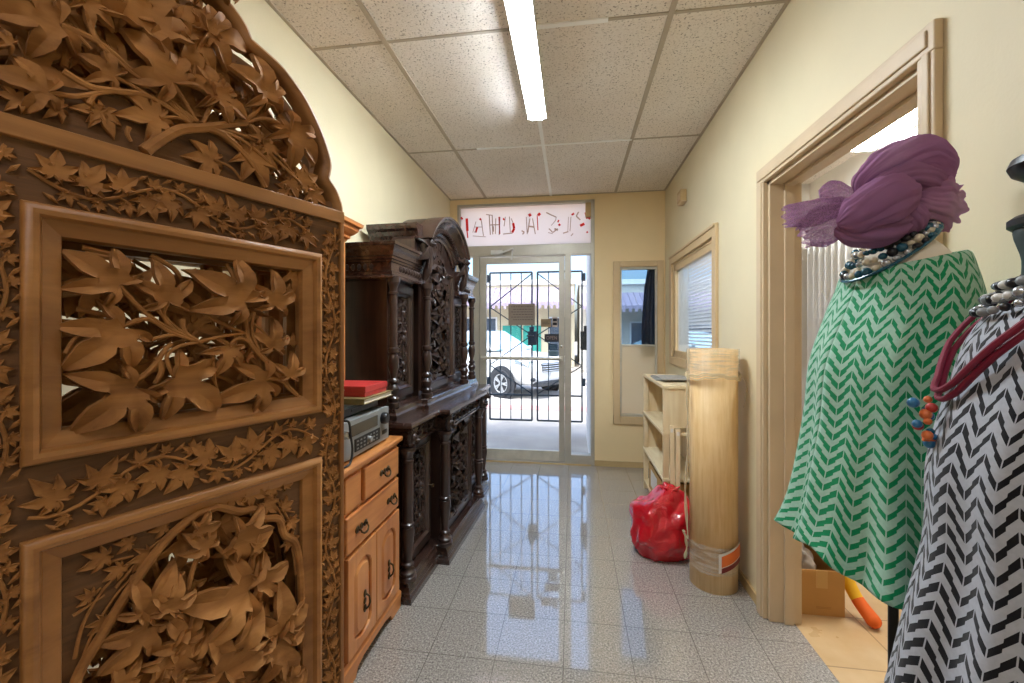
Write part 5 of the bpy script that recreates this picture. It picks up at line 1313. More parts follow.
# ---- cardboard / mat roll
M['roll'] = wood('rolled_bamboo_mat', '#d6ab70', '#ecca94', 'z', .55, 2.2, bump=.15)
M['wrap'] = None
def wrap_mat():
    m, nt, b = mat_new('stretch_wrap'); nt.nodes.remove(b); out = nt.nodes['Material Output']
    t = nd(nt, 'ShaderNodeBsdfTransparent'); g = nd(nt, 'ShaderNodeBsdfGlossy'); g.inputs['Roughness'].default_value = .2
    d = nd(nt, 'ShaderNodeBsdfDiffuse'); d.inputs['Color'].default_value = (.8, .8, .8, 1)
    tc = nd(nt, 'ShaderNodeTexCoord'); mp = nd(nt, 'ShaderNodeMapping'); mp.inputs['Scale'].default_value = (6, 6, 50); mp.inputs['Rotation'].default_value = (.15, .1, 0)
    nt.links.new(tc.outputs['Object'], mp.inputs['Vector']); n = nd(nt, 'ShaderNodeTexNoise', Scale=2.0, Detail=4.0); nt.links.new(mp.outputs[0], n.inputs['Vector'])
    r = ramp(nt, [(.42, (.08, .08, .08, 1)), (.7, (.55, .55, .55, 1))]); nt.links.new(n.outputs['Fac'], r.inputs['Fac'])
    m1 = nd(nt, 'ShaderNodeMixShader'); m1.inputs[0].default_value = .5; nt.links.new(d.outputs[0], m1.inputs[1]); nt.links.new(g.outputs[0], m1.inputs[2])
    m2 = nd(nt, 'ShaderNodeMixShader'); nt.links.new(r.outputs['Color'], m2.inputs[0]); nt.links.new(t.outputs[0], m2.inputs[1]); nt.links.new(m1.outputs[0], m2.inputs[2])
    nt.links.new(m2.outputs[0], out.inputs['Surface'])
    bp = nd(nt, 'ShaderNodeBump', Strength=.5, Distance=.004); nt.links.new(n.outputs['Fac'], bp.inputs['Height']); nt.links.new(bp.outputs['Normal'], g.inputs['Normal'])
    return m
M['wrap'] = wrap_mat()
RX, RY, RR, RH = .752, 2.40, .126, 1.258
rl = thing('mat_roll', 'tall rolled pale bamboo mat wrapped in plastic standing by the right wall', 'roll', (RX, RY, 0))
c = MB(); n = 150; turns = 5; prof = []
for k in range(n+1):
    t = k/n; a = 1.2+2*pi*turns*t; r = .05+(RR-.05)*t; prof.append((RX+r*cos(a), RY+r*sin(a)))
v = [(p[0], p[1], 0) for p in prof]+[(p[0], p[1], RH+.0*k) for k, p in enumerate(prof)]
c.add(v, [(k, k+1, n+1+k+1, n+1+k) for k in range(n)])
o = c.build('rolled_mat', M['roll'], rl, world=True, smooth='all'); m_ = o.modifiers.new('Solidify', 'SOLIDIFY'); m_.thickness = .007; m_.offset = -1
for z0, z1 in ((1.115, 1.262), (.10, .245)):
    c = MB(); seg = 40; v = []; rows = 9
    for r_ in range(rows+1):
        for i in range(seg):
            a = 2*pi*i/seg; rr = RR+.004+.0025*noise.noise((cos(a)*4, sin(a)*4, r_*1.7+z0*9)); v.append((RX+rr*cos(a), RY+rr*sin(a), z0+(z1-z0)*r_/rows))
    c.add(v, [(r_*seg+i, r_*seg+(i+1) % seg, (r_+1)*seg+(i+1) % seg, (r_+1)*seg+i) for r_ in range(rows) for i in range(seg)])
    c.build('plastic_wrap', M['wrap'], rl, world=True, smooth='all')
c = MB()
for zz_ in (1.118, 1.126, 1.108):
    P = [(RX+(RR+.008)*cos(a), RY+(RR+.008)*sin(a), zz_+.010*sin(a*3+zz_*40)+.004*sin(a*11)) for a in [2*pi*i/50 for i in range(51)]]
    c.tube(P, .0035, 5)
P = catmull([(RX+.10, RY-.09, 1.12), (RX+.135, RY-.08, 1.10), (RX+.143, RY-.07, 1.03), (RX+.125, RY-.085, .96)], 5); c.tube(P, .0015, 5)
M['clearplastic'] = sheer('clear_plastic_cord', '#e8d9b8', .55, .3)
c.build('twisted_plastic', M['clearplastic'], rl, world=True, smooth=True)
c = MB(); P = catmull([(RX-RR-.004, RY-.02, 1.26), (RX-RR-.012, RY-.03, 1.0), (RX-RR-.006, RY-.02, .75), (RX-RR-.020, RY-.02, .5), (RX-RR-.010, RY-.03, .25), (RX-RR-.03, RY-.03, .28), (RX-RR-.012, RY-.02, .2), (RX-RR-.02, RY-.01, .12)], 6); c.tube(P, [.006+.003*sin(k*1.3) for k in range(len(P))], 6)
c.build('plastic_tail', M['clearplastic'], rl, world=True, smooth=True)
# label : white, orange and dark red curved patch
M['orange'] = plain('orange_print', '#e8722c', .5, var=.05); M['maroon'] = plain('maroon_print', '#7a1f1c', .5, var=.05)
def patch(a0, a1, zf, name, mat, off):
    c = MB(); n = 10; v = []
    for i in range(n+1):
        t = i/n; a = a0+(a1-a0)*t; z0, z1 = zf(t)
        v += [(RX+(RR+off)*cos(a), RY+(RR+off)*sin(a), z0), (RX+(RR+off)*cos(a), RY+(RR+off)*sin(a), z1)]
    c.add(v, [(2*i, 2*i+2, 2*i+3, 2*i+1) for i in range(n)]); return c.build(name, mat, rl, world=True, smooth='all')
A1, A2 = -1.66, -.62
patch(A1, A2, lambda t: (.118+.045*t, .215+.05*t), 'paper_label', M['paper'], .008)
patch(A1+.1, A2, lambda t: (.150+.045*t, .206+.05*t), 'orange_band', M['orange'], .0088)
patch(A1+.1, A2, lambda t: (.120+.045*t, .146+.045*t), 'maroon_band', M['maroon'], .0088)

# ---- red plastic bag
def bag_mat():
    m, nt, b = mat_new('red_plastic_film'); b.inputs['Base Color'].default_value = rgb('#c01020'); b.inputs['Roughness'].default_value = .22; b.inputs['Specular IOR Level'].default_value = .6
    b.inputs['Coat Weight'].default_value = .4; b.inputs['Coat Roughness'].default_value = .1
    tc = nd(nt, 'ShaderNodeTexCoord'); n = nd(nt, 'ShaderNodeTexNoise', Scale=11.0, Detail=5.0, Distortion=1.2); nt.links.new(tc.outputs['Object'], n.inputs['Vector'])
    bp = nd(nt, 'ShaderNodeBump', Strength=.55, Distance=.03); nt.links.new(n.outputs['Fac'], bp.inputs['Height']); nt.links.new(bp.outputs['Normal'], b.inputs['Normal'])
    return m
M['bag'] = bag_mat()
def blob(cx, cy, cz, rx, ry, rz, seg, rings, amp, fq, seed, flat=True, ridge=.5):
    v = []; f = []
    for k in range(rings+1):
        t = -pi/2+pi*k/rings
        for i in range(seg):
            a = 2*pi*i/seg; d = Vector((cos(t)*cos(a), cos(t)*sin(a), sin(t)))
            nz = noise.noise(d*fq+Vector((seed, 0, 0)))+.5*noise.noise(d*fq*2.3+Vector((0, seed, 0)))
            rd = -abs(noise.noise(d*fq*1.6+Vector((0, 0, seed))))*ridge
            s_ = 1+amp*(nz+rd); p = Vector((d.x*rx*s_, d.y*ry*s_, d.z*rz*s_))
            if flat and p.z < -rz*.62: p.z = -rz*.62
            v.append((cx+p.x, cy+p.y, cz+p.z))
    for k in range(rings):
        for i in range(seg): f.append((k*seg+i, k*seg+(i+1) % seg, (k+1)*seg+(i+1) % seg, (k+1)*seg+i))
    return v, f
bg = thing('plastic_bag', 'bulging shiny red plastic bag on the floor beside the mat roll', 'bag', (.55, 2.70, 0))
v, f = blob(.552, 2.712, .172, .204, .190, .275, 64, 40, .20, 1.5, 3.3)
v = [(x+.06*max(0, z-.05)*1.2, y, max(z, .0015)*(.86 if z > .1 else 1)) for x, y, z in v]
c = MB().add(v, f); c.build('bag_body', M['bag'], bg, world=True, smooth='all')
c = MB()
for k in range(9):
    a = 2*pi*k/9+.3; P = [(.60+.012*cos(a), 2.715+.012*sin(a), .335), (.60+.03*cos(a), 2.715+.03*sin(a), .372), (.60+.06*cos(a+.3), 2.715+.06*sin(a+.3), .375+.012*(k % 3))]
    c.tube(catmull(P, 3), [.016, .018, .020, .021, .020, .014, .006], 6, flat=.45)
c.build('gathered_top', M['bag'], bg, world=True, smooth='all')

# ---- things in the doorway
cbx = thing('cardboard_box', 'open brown cardboard box with plastic inside standing in the right-hand doorway', 'box', (1.19, 2.33, .001))
x0, x1, y0, y1, z0, z1 = 1.066, 1.275, 2.185, 2.47, .0015, .215
c = MB()
for (a, b_, c_, d_) in ((x0, y0, x1, y0+.005), (x0, y1-.005, x1, y1), (x0, y0+.005, x0+.005, y1-.005), (x1-.005, y0+.005, x1, y1-.005)): c.box(a, b_, z0, c_, d_, z1)
c.box(x0+.005, y0+.005, z0, x1-.005, y1-.005, z0+.005); c.build('carton', M['cardboard'], cbx, world=True)
def slab(p, q, r, s_, th=.004):
    P = [Vector(i) for i in (p, q, r, s_)]; nr = (P[1]-P[0]).cross(P[3]-P[0]).normalized()*th
    return [tuple(i) for i in P]+[tuple(i+nr) for i in P], [(0,1,2,3),(7,6,5,4),(0,4,5,1),(1,5,6,2),(2,6,7,3),(3,7,4,0)]
for pts in (((x1, y0+.01, z1), (x1, y1-.01, z1), (x1-.09, y1-.03, z1+.095), (x1-.09, y0+.12, z1+.095)), ((x0, y1, z1), (x1, y1, z1), (x1-.01, y1-.03, z1+.11), (x0+.01, y1-.03, z1+.11))):
    vv, ff = slab(*pts); MB().add(vv, ff).build('flap', M['cardboard_in'], cbx, world=True)
MB().box(x0+.085, y0-.0008, z0+.13, x0+.135, y0+.0005, z1).build('tape', plain('tan_tape', '#c49a5c', .35, var=.04), cbx, world=True)
c = MB()
for k in range(2): c.box(x0+.085, y0-.0006, .035+.006*k, x0+.150, y0+.0004, .038+.006*k)
c.build('print', M['cardboard_in'], cbx, world=True)
M['polybag'] = sheer('clear_polythene', '#e6ddd2', .62, .4)
v, f = blob(1.145, 2.34, .18, .062, .11, .095, 40, 24, .4, 2.2, 8.1)
o = MB().add(v, f).build('plastic_packet', M['polybag'], smooth='all'); tag(o, 'crumpled clear plastic packet stuffed in the doorway cardboard box', 'packet')
# yellow and orange rod-like object
tw = thing('plush_wand', 'yellow and orange rounded wand leaning beside the doorway cardboard box', 'wand', (1.30, 2.12, 0.001))
P = [on_z(849, 566, .30), on_z(850, 582, .20), on_z(858, 600, .09), on_z(868, 617, .026)]
P = catmull([(1.315, 2.33, .29), (1.318, 2.285, .20), (1.335, 2.21, .095), (1.36, 2.13, .034)], 8); n = len(P); hf = int(n*.70)
c = MB(); c.tube(P[:hf+1], [.030-.003*k/hf for k in range(hf+1)], 14); c.ball(tuple(P[0]), .030, 12, 8); c.build('yellow_end', plain('yellow_felt', '#efb722', .8, var=.05), tw, world=True, smooth=True)
c = MB(); m_ = n-hf; c.tube(P[hf:], [.0275+.004*k/m_ for k in range(m_)], 14); c.ball(tuple(P[-1]), .0315, 12, 8); c.build('orange_end', plain('orange_felt', '#e8661c', .8, var=.05), tw, world=True, smooth=True)
# ================================================================== MANNEQUINS AND DRESSES
def chevron_mat(name, dark, light):
    m, nt, b = mat_new(name)
    uv = nd(nt, 'ShaderNodeUVMap'); sp = nd(nt, 'ShaderNodeSeparateXYZ'); nt.links.new(uv.outputs[0], sp.inputs[0])
    def math_(op, a, b_=None, c_=None):
        n = nd(nt, 'ShaderNodeMath', operation=op)
        for i, x in enumerate((a, b_, c_)):
            if x is None: continue
            if isinstance(x, (int, float)): n.inputs[i].default_value = x
            else: nt.links.new(x, n.inputs[i])
        return n.outputs[0]
    tri = math_('PINGPONG', sp.outputs['X'], .5)                # 0 .. .5 zigzag across one chevron
    t2 = math_('MULTIPLY', tri, 2.0)
    stp = math_('MULTIPLY', math_('FLOOR', math_('MULTIPLY', t2, 2.0)), .16)   # the broken step in every stroke
    val = math_('ADD', math_('ADD', math_('DIVIDE', sp.outputs['Y'], .027), math_('MULTIPLY', t2, 1.0)), stp)
    wid = math_('ADD', .45, math_('MULTIPLY', math_('SINE', math_('MULTIPLY', sp.outputs['X'], 2.1)), .07))
    st = math_('LESS_THAN', math_('FRACT', val), wid)
    edge = math_('GREATER_THAN', math_('PINGPONG', t2, .5), .035)
    fac = math_('MULTIPLY', st, edge)
    n = nd(nt, 'ShaderNodeTexNoise', Scale=160.0, Detail=2.0); tc = nd(nt, 'ShaderNodeTexCoord'); nt.links.new(tc.outputs['Object'], n.inputs['Vector'])
    mr = nd(nt, 'ShaderNodeMapRange'); nt.links.new(n.outputs['Fac'], mr.inputs['Value']); mr.inputs['To Min'].default_value = .82; mr.inputs['To Max'].default_value = 1.12
    mx = nd(nt, 'ShaderNodeMixRGB'); nt.links.new(fac, mx.inputs[0]); mx.inputs[1].default_value = rgb(light); mx.inputs[2].default_value = rgb(dark)
    ml = nd(nt, 'ShaderNodeMixRGB', blend_type='MULTIPLY'); ml.inputs[0].default_value = 1; nt.links.new(mx.outputs[0], ml.inputs[1]); nt.links.new(mr.outputs[0], ml.inputs[2])
    nt.links.new(ml.outputs[0], b.inputs['Base Color']); b.inputs['Roughness'].default_value = .8; b.inputs['Specular IOR Level'].default_value = .2
    b.inputs['Sheen Weight'].default_value = .2
    bp = nd(nt, 'ShaderNodeBump', Strength=.15, Distance=.002); nt.links.new(n.outputs['Fac'], bp.inputs['Height']); nt.links.new(bp.outputs['Normal'], b.inputs['Normal'])
    return m
M['green_cloth'] = chevron_mat('green_chevron_knit', '#0b8a56', '#a3c9b4')
M['bw_cloth'] = chevron_mat('black_white_chevron_knit', '#131217', '#b3b6bf')
M['torso'] = plain('ivory_mannequin', '#e6dac6', .45, var=.02)
M['torso_dark'] = plain('grey_green_mannequin', '#33403f', .5, var=.05)

def lerp_rows(rows, n):
    """resample rows (tuples) smoothly by Catmull-Rom on each component"""
    out = []; N = len(rows)
    for i in range(N-1):
        for k in range(n):
            t = k/n; p = [rows[max(0, min(N-1, j))] for j in (i-1, i, i+1, i+2)]
            out.append(tuple(.5*((2*p[1][c])+(p[2][c]-p[0][c])*t+(2*p[0][c]-5*p[1][c]+4*p[2][c]-p[3][c])*t*t+(3*p[1][c]-p[0][c]-3*p[2][c]+p[3][c])*t**3) for c in range(len(rows[0]))))
    out.append(tuple(rows[-1])); return out
def body_frame(ax, ay, fang):
    fv = Vector((cos(fang), sin(fang))); sv = Vector((-fv.y, fv.x))   # sv: the side that comes towards the camera
    return Vector((ax, ay)), fv, sv
def ring_pt(o, fv, sv, row, a):
    z, off, b_, s_, tilt, ex = row
    ca, sa = cos(a), sin(a)
    fx = abs(ca)**(2/ex)*(1 if ca >= 0 else -1)*b_; sx = abs(sa)**(2/ex)*(1 if sa >= 0 else -1)*s_
    p = o+fv*(off+fx)+sv*sx
    return (p.x, p.y, z-tilt*ca)
def loft(o, fv, sv, rows, seg, foldf=None, closed_top=False):
    v = []; uvs = []; vacc = 0.0
    for k, row in enumerate(rows):
        if k: vacc += sqrt((row[0]-rows[k-1][0])**2+((row[2]+row[3])/2-(rows[k-1][2]+rows[k-1][3])/2)**2)
        for i in range(seg):
            a = 2*pi*i/seg; p = ring_pt(o, fv, sv, row, a)
            if foldf:
                r, dz = foldf(k/(len(rows)-1), a); c_ = o+fv*row[1]; d = Vector((p[0]-c_.x, p[1]-c_.y)); d = d*(1+r)
                p = (c_.x+d.x, c_.y+d.y, p[2]+dz)
            v.append(p); uvs.append((13*i/seg*1.0, -vacc))
    f = [(k*seg+i, k*seg+(i+1) % seg, (k+1)*seg+(i+1) % seg, (k+1)*seg+i) for k in range(len(rows)-1) for i in range(seg)]
    return v, f, uvs
def make_dress(name, label, o, fv, sv, rows, mat, n_fold, amp, seed, hemf):
    rows = lerp_rows(rows, 7); seg = 156
    def foldf(t, a):
        g = max(0, (t-.22)/.78)**1.1
        r = amp*g*(1.0 if abs(0) == 0 else 0)*(.6*sin(n_fold*a+seed+1.2*sin(t*3+seed))+.4*sin((n_fold*2-3)*a+seed*2.1))
        r += .018*noise.noise((cos(a)*2.4, sin(a)*2.4, t*6+seed))
        return r, (hemf(a)*max(0, (t-.55)/.45)**1.5)
    # integer fold numbers keep the seam closed
    v, f, uv = loft(o, fv, sv, rows, seg, foldf)
    # duplicate the seam column for clean uv
    K = len(rows); vv = []; uu = []; ff = []
    for k in range(K):
        for i in range(seg+1):
            vv.append(v[k*seg+(i % seg)]); uu.append((18*i/seg, uv[k*seg][1]))
    for k in range(K-1):
        for i in range(seg): ff.append((k*(seg+1)+i, k*(seg+1)+i+1, (k+1)*(seg+1)+i+1, (k+1)*(seg+1)+i))
    m = MB(); m.v = vv; m.f = ff; m.uv = uu
    ob = m.build(name, mat, smooth='all', fix=False)
    s_ = ob.modifiers.new('Solidify', 'SOLIDIFY'); s_.thickness = .0025; s_.offset = 1
    return tag(ob, label, 'dress')

# ---- green chevron dress on an ivory torso
oG, fG, sG = body_frame(.677, 1.0, atan2(-.05, -1))
zG = 0.0
TOR = [(.92, .0, .085, .120, 0, 2.2), (.95, .0, .096, .130, 0, 2.2), (1.03, .0, .085, .112, 0, 2.2), (1.15, .005, .085, .115, 0, 2.2), (1.27, .012, .086, .122, 0, 2.2), (1.36, .006, .080, .124, 0, 2.2), (1.435, -.008, .066, .122, 0, 2.2),
       (1.485, -.012, .060, .108, .004, 2.1), (1.515, -.011, .054, .080, .008, 2.1), (1.54, -.008, .050, .054, .010, 2.0), (1.58, -.006, .046, .047, .010, 2.0), (1.625, -.002, .046, .046, .006, 2.0), (1.64, 0, .036, .036, .004, 2.0), (1.645, 0, .004, .004, 0, 2.0)]
mq = thing('mannequin', 'ivory mannequin torso on a black stand wearing the green chevron dress by the doorway', 'mannequin', (oG.x, oG.y, 0))
v, f, _ = loft(oG, fG, sG, [(.918, 0, .004, .004, 0, 2.2)]+lerp_rows(TOR, 5), 48)
MB().add(v, f).build('torso', M['torso'], mq, world=True, smooth='all')
def stand(mq, o, ztop):
    c = MB(); c.lathe([(.009, .012), (.009, ztop)], (o.x, o.y, 0), 14); c.build('stand_pole', M['blackmetal'], mq, world=True, smooth=True)
    c = MB(); c.lathe([(.0, 0), (.13, 0), (.13, .006), (.12, .012), (.03, .016), (.02, .03), (0, .03)], (o.x, o.y, 0), 36); c.build('stand_base', M['blackmetal'], mq, world=True, smooth=True)
stand(mq, oG, .93)
G = [(1.496, -.012, .074, .118, .016, 2.1), (1.490, -.012, .079, .126, .013, 2.1), (1.474, -.011, .082, .134, .008, 2.2), (1.44, -.010, .088, .144, .004, 2.2), (1.39, -.004, .098, .150, 0, 2.3), (1.28, .012, .118, .154, 0, 2.4), (1.16, .012, .128, .158, 0, 2.3), (1.04, .012, .146, .168, 0, 2.2), (.95, .012, .160, .178, 0, 2.2), (.882, .014, .176, .188, -.010, 2.2)]
make_dress('dress', 'green and mint chevron pattern dress on the ivory mannequin by the doorway', oG, fG, sG, G, M['green_cloth'], 8, .12, 1.0, lambda a: .010*sin(3*a+1)+.008*sin(8*a)-.022*max(0, sin(a)))

# ---- black and white dress on a dark torso
oB, fB, sB = body_frame(.622, .628, atan2(.42, -.90))
mb_ = thing('mannequin', 'dark grey-green mannequin torso wearing the black and white dress at the right edge', 'mannequin', (oB.x, oB.y, 0))
dzB = -.125
TB = [(z+dzB if z < 1.6 else z+dzB, off, b_*.92, s_*.92, tl, ex) for z, off, b_, s_, tl, ex in TOR[:-3]]
TB += [(1.488, 0, .043, .043, .0, 2), (1.492, 0, .004, .004, 0, 2)]
v, f, _ = loft(oB, fB, sB, [(.793, 0, .004, .004, 0, 2.2)]+lerp_rows(TB, 5), 48)
MB().add(v, f).build('torso', M['torso_dark'], mb_, world=True, smooth='all')
c = MB(); c.lathe([(0, 0), (.046, 0), (.050, .004), (.050, .012), (.044, .017), (0, .018)], (oB.x, oB.y, 1.486), 30); c.build('neck_plate', M['black'], mb_, world=True, smooth=True)
c = MB(); c.lathe([(.008, 0), (.008, .04), (.03, .044), (.046, .056), (.050, .066), (.046, .076), (.03, .086), (.012, .092), (0, .094)], (oB.x, oB.y, 1.503), 30); c.build('neck_finial', M['black'], mb_, world=True, smooth=True)
stand(mb_, oB, .80)
Bw = [(1.398, -.004, .062, .080, .016, 2.1), (1.388, -.003, .068, .094, .014, 2.1), (1.365, -.002, .076, .116, .008, 2.2), (1.33, .0, .086, .132, .002, 2.3), (1.27, .004, .096, .139, 0, 2.4), (1.16, .014, .110, .140, 0, 2.4), (1.05, .010, .118, .146, 0, 2.3), (.95, .012, .134, .156, 0, 2.2), (.86, .015, .146, .166, 0, 2.2), (.80, .018, .152, .172, 0, 2.2)]
Bw = [(z_, o_, b_, s_*.95, t_, e_x) for z_, o_, b_, s_, t_, e_x in Bw]
make_dress('dress', 'black and white chevron pattern dress on the dark mannequin at the right edge', oB, fB, sB, Bw, M['bw_cloth'], 7, .105, 2.3, lambda a: .012*sin(3*a+2)+.006*sin(7*a))

# ---- necklaces (bead meshes are shared)
def bead_string(t, o, fv, sv, rows_f, n, r, mats, strands=1, seed=0, name='bead'):
    rnd = random.Random(seed); protos = {}
    for s_ in range(strands):
        for k in range(n):
            a = 2*pi*(k+.5*(s_ % 2))/n; p = rows_f(a, s_)
            mt = mats[rnd.randrange(len(mats))]
            if mt.name not in protos:
                b_ = MB().ball((0, 0, 0), r, 8, 6).build(name, mt, t, smooth='all'); protos[mt.name] = b_; ob = b_
            else:
                ob = protos[mt.name].copy(); COL.objects.link(ob); ob.parent = t
            q = Vector(p)-Vector(t.location); ob.location = q; s0 = rnd.uniform(.75, 1.15); ob.scale = (s0, s0, s0*rnd.uniform(.8, 1.1))
M['bead_teal'] = plain('teal_bead', '#1f5568', .25, var=.1); M['bead_cream'] = plain('cream_bead', '#d9cbb0', .4, var=.1); M['bead_black'] = plain('black_bead', '#1a1a20', .3); M['bead_silver'] = plain('silver_bead', '#b9bcc0', .25, metal=.7); M['bead_blue'] = plain('blue_bead', '#2d6f9c', .3)
M['bead_grey'] = plain('grey_bead', '#8d8f90', .4); M['bead_white'] = plain('white_bead', '#dcdad4', .35); M['bead_orange'] = plain('orange_bead', '#d8703a', .4); M['bead_red'] = plain('red_bead', '#b3332c', .4)
nk = thing('necklace', 'teal, black and cream beaded necklace on the ivory mannequin', 'necklace', (oG.x, oG.y, 1.49))
def ringG(a, s_):
    row = (1.546-.012*s_, .003+.003*s_, .060+.0065*s_, .062+.009*s_, .030+.011*s_, 2.0); return ring_pt(oG, fG, sG, row, a)
bead_string(nk, oG, fG, sG, ringG, 30, .0085, [M['bead_teal'], M['bead_cream'], M['bead_black'], M['bead_teal'], M['bead_silver']], 3, 4)
c = MB(); P = [Vector(ringG(a, 2.5)) for a in [2*pi*i/48 for i in range(49)]]; c.tube(P, .003, 7); c.build('cord', M['bead_teal'], nk, world=True, smooth=True)
nk = thing('necklace', 'silver and grey beaded collar necklace on the dark mannequin', 'necklace', (oB.x, oB.y, 1.36))
def ringB(a, s_):
    row = (1.430-.010*s_, .000+.003*s_, .056+.008*s_, .062+.009*s_, .018+.008*s_, 2.0); return ring_pt(oB, fB, sB, row, a)
bead_string(nk, oB, fB, sB, ringB, 32, .0075, [M['bead_grey'], M['bead_white'], M['bead_silver'], M['bead_black']], 3, 9)
c = MB(); P = [Vector(ringB(a, 1.0))+Vector((0, 0, -.004)) for a in [2*pi*i/48 for i in range(49)]]; c.tube(P, .003, 7); c.build('cord', M['bead_grey'], nk, world=True, smooth=True)
# long crimson cord with a bead tassel
nk = thing('necklace', 'long crimson cord necklace with colourful bead cluster on the black and white dress', 'necklace', (oB.x, oB.y, 1.2))
M['crimson'] = plain('crimson_cord', '#7d0f30', .55, var=.08)
def loopB(a, k=0):
    drop = .17*max(0, cos(a))**1.3
    row_z = 1.436-drop-.014*abs(sin(a))
    bfront = .070+.040*min(1, drop/.14); side = .084
    lo = [r for r in Bw if r[0] <= row_z]; hi = [r for r in Bw if r[0] > row_z]
    sc_ = 1.0
    if lo and hi:
        w_ = (row_z-lo[0][0])/(hi[-1][0]-lo[0][0]); bb = lo[0][2]+(hi[-1][2]-lo[0][2])*w_; ss = lo[0][3]+(hi[-1][3]-lo[0][3])*w_
        sc_ = max(1.0, 1.09/sqrt((bfront*cos(a)/bb)**2+(side*sin(a)/ss)**2))
    return ring_pt(oB, fB, sB, (row_z, .006, (bfront+.004*k)*sc_, (side+.006*k)*sc_, .010, 2.0), a)
for k in (0, 1):
    c = MB(); P = [Vector(loopB(a, k))+Vector((0, 0, .012*k)) for a in [2*pi*i/72 for i in range(73)]]; c.tube(P, .0042, 8); c.build('cord', M['crimson'], nk, world=True, smooth=True)
p0 = Vector(loopB(0, 1.5)); rnd = random.Random(2)
cols = [M['bead_orange'], M['bead_blue'], M['bead_red'], M['bead_teal'], M['bead_orange'], M['bead_blue']]
for k in range(14):
    q = p0+Vector((fG.x*.010+rnd.uniform(-.012, .012), rnd.uniform(-.012, .012), -.004-.0048*k)); r = rnd.uniform(.005, .0085)
    MB().ball(tuple(q), r, 9, 6).build('bead', cols[k % 6], nk, world=True, smooth='all')

# ---- purple tulle scarf knotted round the neck of the ivory mannequin
M['tulle'] = sheer('purple_tulle', '#a8799f', .95, .35, mesh=0)
M['tulle_thin'] = sheer('thin_purple_tulle', '#aa7fa4', .62, .35, mesh=420)
scf = thing('scarf', 'purple tulle scarf tied in a big knot over the neck of the ivory mannequin', 'scarf', (oG.x, oG.y, 1.5))
DG = -oG.x*SS+oG.y*CC      # distance of the torso axis along the view
def pod(pts, rad, flat, pleats, amp, seed, name, mat, seg=56, n=7, twist=0.0, open_ends=False, flare=0):
    seg = 120
    """pleated cloth tube: pts = (u, v, depth offset)"""
    P = catmull([at_d(u, v_, DG+d) for u, v_, d in pts], n); m = len(P)
    Rr = []
    K = len(rad)
    for k in range(m):
        t = k/(m-1)*(K-1); i = min(K-2, int(t)); w = t-i; w = w*w*(3-2*w); Rr.append(rad[i]*(1-w)+rad[i+1]*w)
    v = []; view = Vector((-SS, CC, 0)); prev = None
    for k in range(m):
        d = (P[min(m-1, k+1)]-P[max(0, k-1)]).normalized(); x = view-d*view.dot(d); x.normalize(); y = x.cross(d)
        tt = k/(m-1)
        for i in range(seg):
            a = 2*pi*i/seg
            a2 = a+.35*noise.noise((cos(a)*1.2, sin(a)*1.2+seed, tt*2.2)); rg = abs(sin(pleats*a2*.5+seed+twist*tt*6))**.6; rg2 = abs(sin((pleats+4)*a2*.5-seed*2+twist*tt*3))**.7
            w = 1+amp*1.5*(rg-.6)+amp*.9*(rg2-.6)+.20*noise.noise((cos(a)*1.6+seed, sin(a)*1.6, tt*4))+.06*noise.noise((cos(a)*6+seed, sin(a)*6, tt*9))
            v.append(P[k]+x*(Rr[k]*w*cos(a)*flat)+y*(Rr[k]*w*sin(a))+d*(.006*sin(pleats*a+seed) if open_ends and k == m-1 else 0))
    f = [(k*seg+i, k*seg+(i+1) % seg, (k+1)*seg+(i+1) % seg, (k+1)*seg+i) for k in range(m-1) for i in range(seg)]
    if not open_ends: f += [tuple(range(seg-1, -1, -1)), tuple((m-1)*seg+i for i in range(seg))]
    return MB().add(v, f).build(name, mat, scf, world=True, smooth='all')
px = DG/F
pod([(840,224,-.02),(858,216,-.05),(880,204,-.065),(900,196,-.055),(912,190,-.03)], [6*px, 18*px, 22*px, 18*px, 8*px], .8, 12, .06, 1.0, 'knot', M['tulle'])
pod([(858,192,.02),(866,182,.0),(886,170,-.01),(912,158,-.01),(934,163,.0),(945,176,.02)], [4*px, 12*px, 18*px, 19*px, 15*px, 8*px], 1.1, 10, .09, 2.0, 'upper_loop', M['tulle'], twist=.3)
pod([(872,188,-.03),(886,182,-.035),(908,178,-.04),(926,182,-.03),(938,192,-.01)], [4*px, 9*px, 14*px, 14*px, 9*px], .9, 10, .09, 3.1, 'middle_loop', M['tulle'], twist=.3)
pod([(905,198,-.03),(920,200,-.035),(932,204,-.03),(942,207,-.02)], [7*px, 16*px, 22*px, 25*px], .7, 12, .10, 4.4, 'right_tail', M['tulle'], open_ends=True, twist=.2)
pod([(905,205,-.05),(912,220,-.055),(916,234,-.05)], [9*px, 14*px, 7*px], .7, 9, .10, 5.2, 'hanging_fold', M['tulle'])
pod([(838,230,.0),(858,232,-.03),(882,228,-.05),(905,218,-.05)], [7*px, 14*px, 16*px, 10*px], .9, 10, .09, 5.9, 'lower_fold', M['tulle'], twist=.3)
pod([(858,212,.0),(840,220,.01),(820,228,.02),(803,236,.03)], [8*px, 16*px, 19*px, 12*px], .5, 8, .13, 6.6, 'left_tail', M['tulle_thin'], open_ends=True, twist=.3)
pod([(856,206,.0),(836,208,.02),(812,213,.03),(786,216,.04)], [6*px, 10*px, 13*px, 11*px], .5, 8, .12, 7.3, 'left_tail', M['tulle_thin'], open_ends=True, twist=.4)
pod([(856,204,.02),(845,197,.03),(832,193,.04),(820,196,.05)], [4*px, 10*px, 13*px, 6*px], .6, 6, .12, 8.1, 'left_puff', M['tulle_thin'])
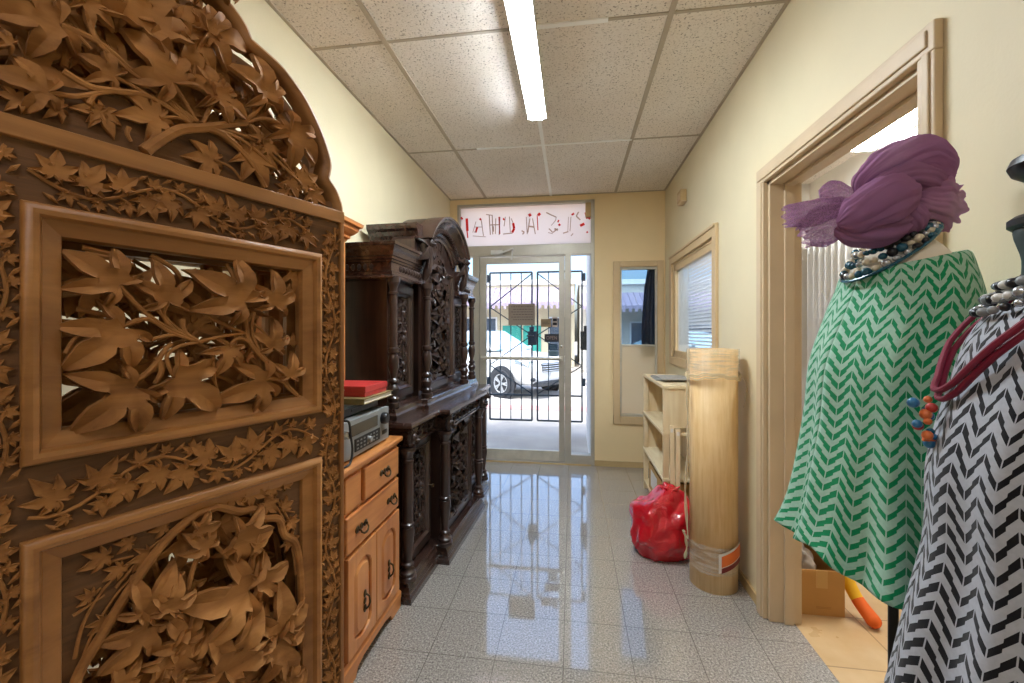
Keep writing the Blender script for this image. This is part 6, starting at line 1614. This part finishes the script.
# ================================================================== LIGHT, SKY, CAMERA
w = bpy.data.worlds.new('World'); SC.world = w; w.use_nodes = True; nt = w.node_tree
bgn = nt.nodes['Background']; sky = nt.nodes.new('ShaderNodeTexSky'); sky.sky_type = 'NISHITA'; sky.sun_disc = False
sky.sun_elevation = radians(62); sky.sun_rotation = radians(200); sky.air_density = 1.0; sky.dust_density = 6.0; sky.ozone_density = 1.0
nt.links.new(sky.outputs[0], bgn.inputs[0]); bgn.inputs[1].default_value = .75
sl = bpy.data.lights.new('sun', 'SUN'); sl.energy = 2.1; sl.angle = radians(.6); sl.color = (1, .96, .9)
so = bpy.data.objects.new('sun', sl); COL.objects.link(so); so.location = (0, -5, 12)
e_, az = radians(70), radians(12)
dv = Vector((sin(az)*cos(e_), cos(az)*cos(e_), -sin(e_)))   # travels towards +Y and down
so.rotation_euler = dv.to_track_quat('-Z', 'Y').to_euler()
cam = bpy.data.cameras.new('camera'); co = bpy.data.objects.new('camera', cam); COL.objects.link(co)
cam.sensor_width = 36; cam.lens = F/1024*36; cam.shift_y = -(341.5-V0)/1024; cam.clip_start = .02; cam.clip_end = 200
co.location = (0, 0, HC); co.rotation_euler = (pi/2, 0, PSI); SC.camera = co
vs_ = SC.view_settings; vs_.view_transform = 'Standard'; vs_.look = 'None'; vs_.gamma = 1; vs_.exposure = 0.0; vs_.use_curve_mapping = False
SC.cycles.max_bounces = 8; SC.cycles.diffuse_bounces = 5; SC.cycles.glossy_bounces = 4; SC.cycles.transparent_max_bounces = 24; SC.cycles.transmission_bounces = 6
SC.cycles.sample_clamp_indirect = 6; SC.cycles.use_denoising = True

# things of one kind that stand together carry one group name
GR = {'security_gate': 'iron gate leaves outside the door', 'window_sticker': 'small cards on the door glass', 'fluorescent_light': 'fluorescent battens', 'building': 'shop buildings across the street', 'car': 'cars in the street', 'mannequin': 'dressed mannequins', 'dress': 'chevron dresses on mannequins', 'necklace': 'beaded necklaces', 'wooden_slat': 'slats leaning on the shelf unit', 'cardboard_box': 'cardboard boxes'}
for o_ in SC.objects:
    k_ = o_.name.split('.')[0]
    if o_.parent is None and k_ in GR and 'kind' not in o_: o_['group'] = GR[k_]
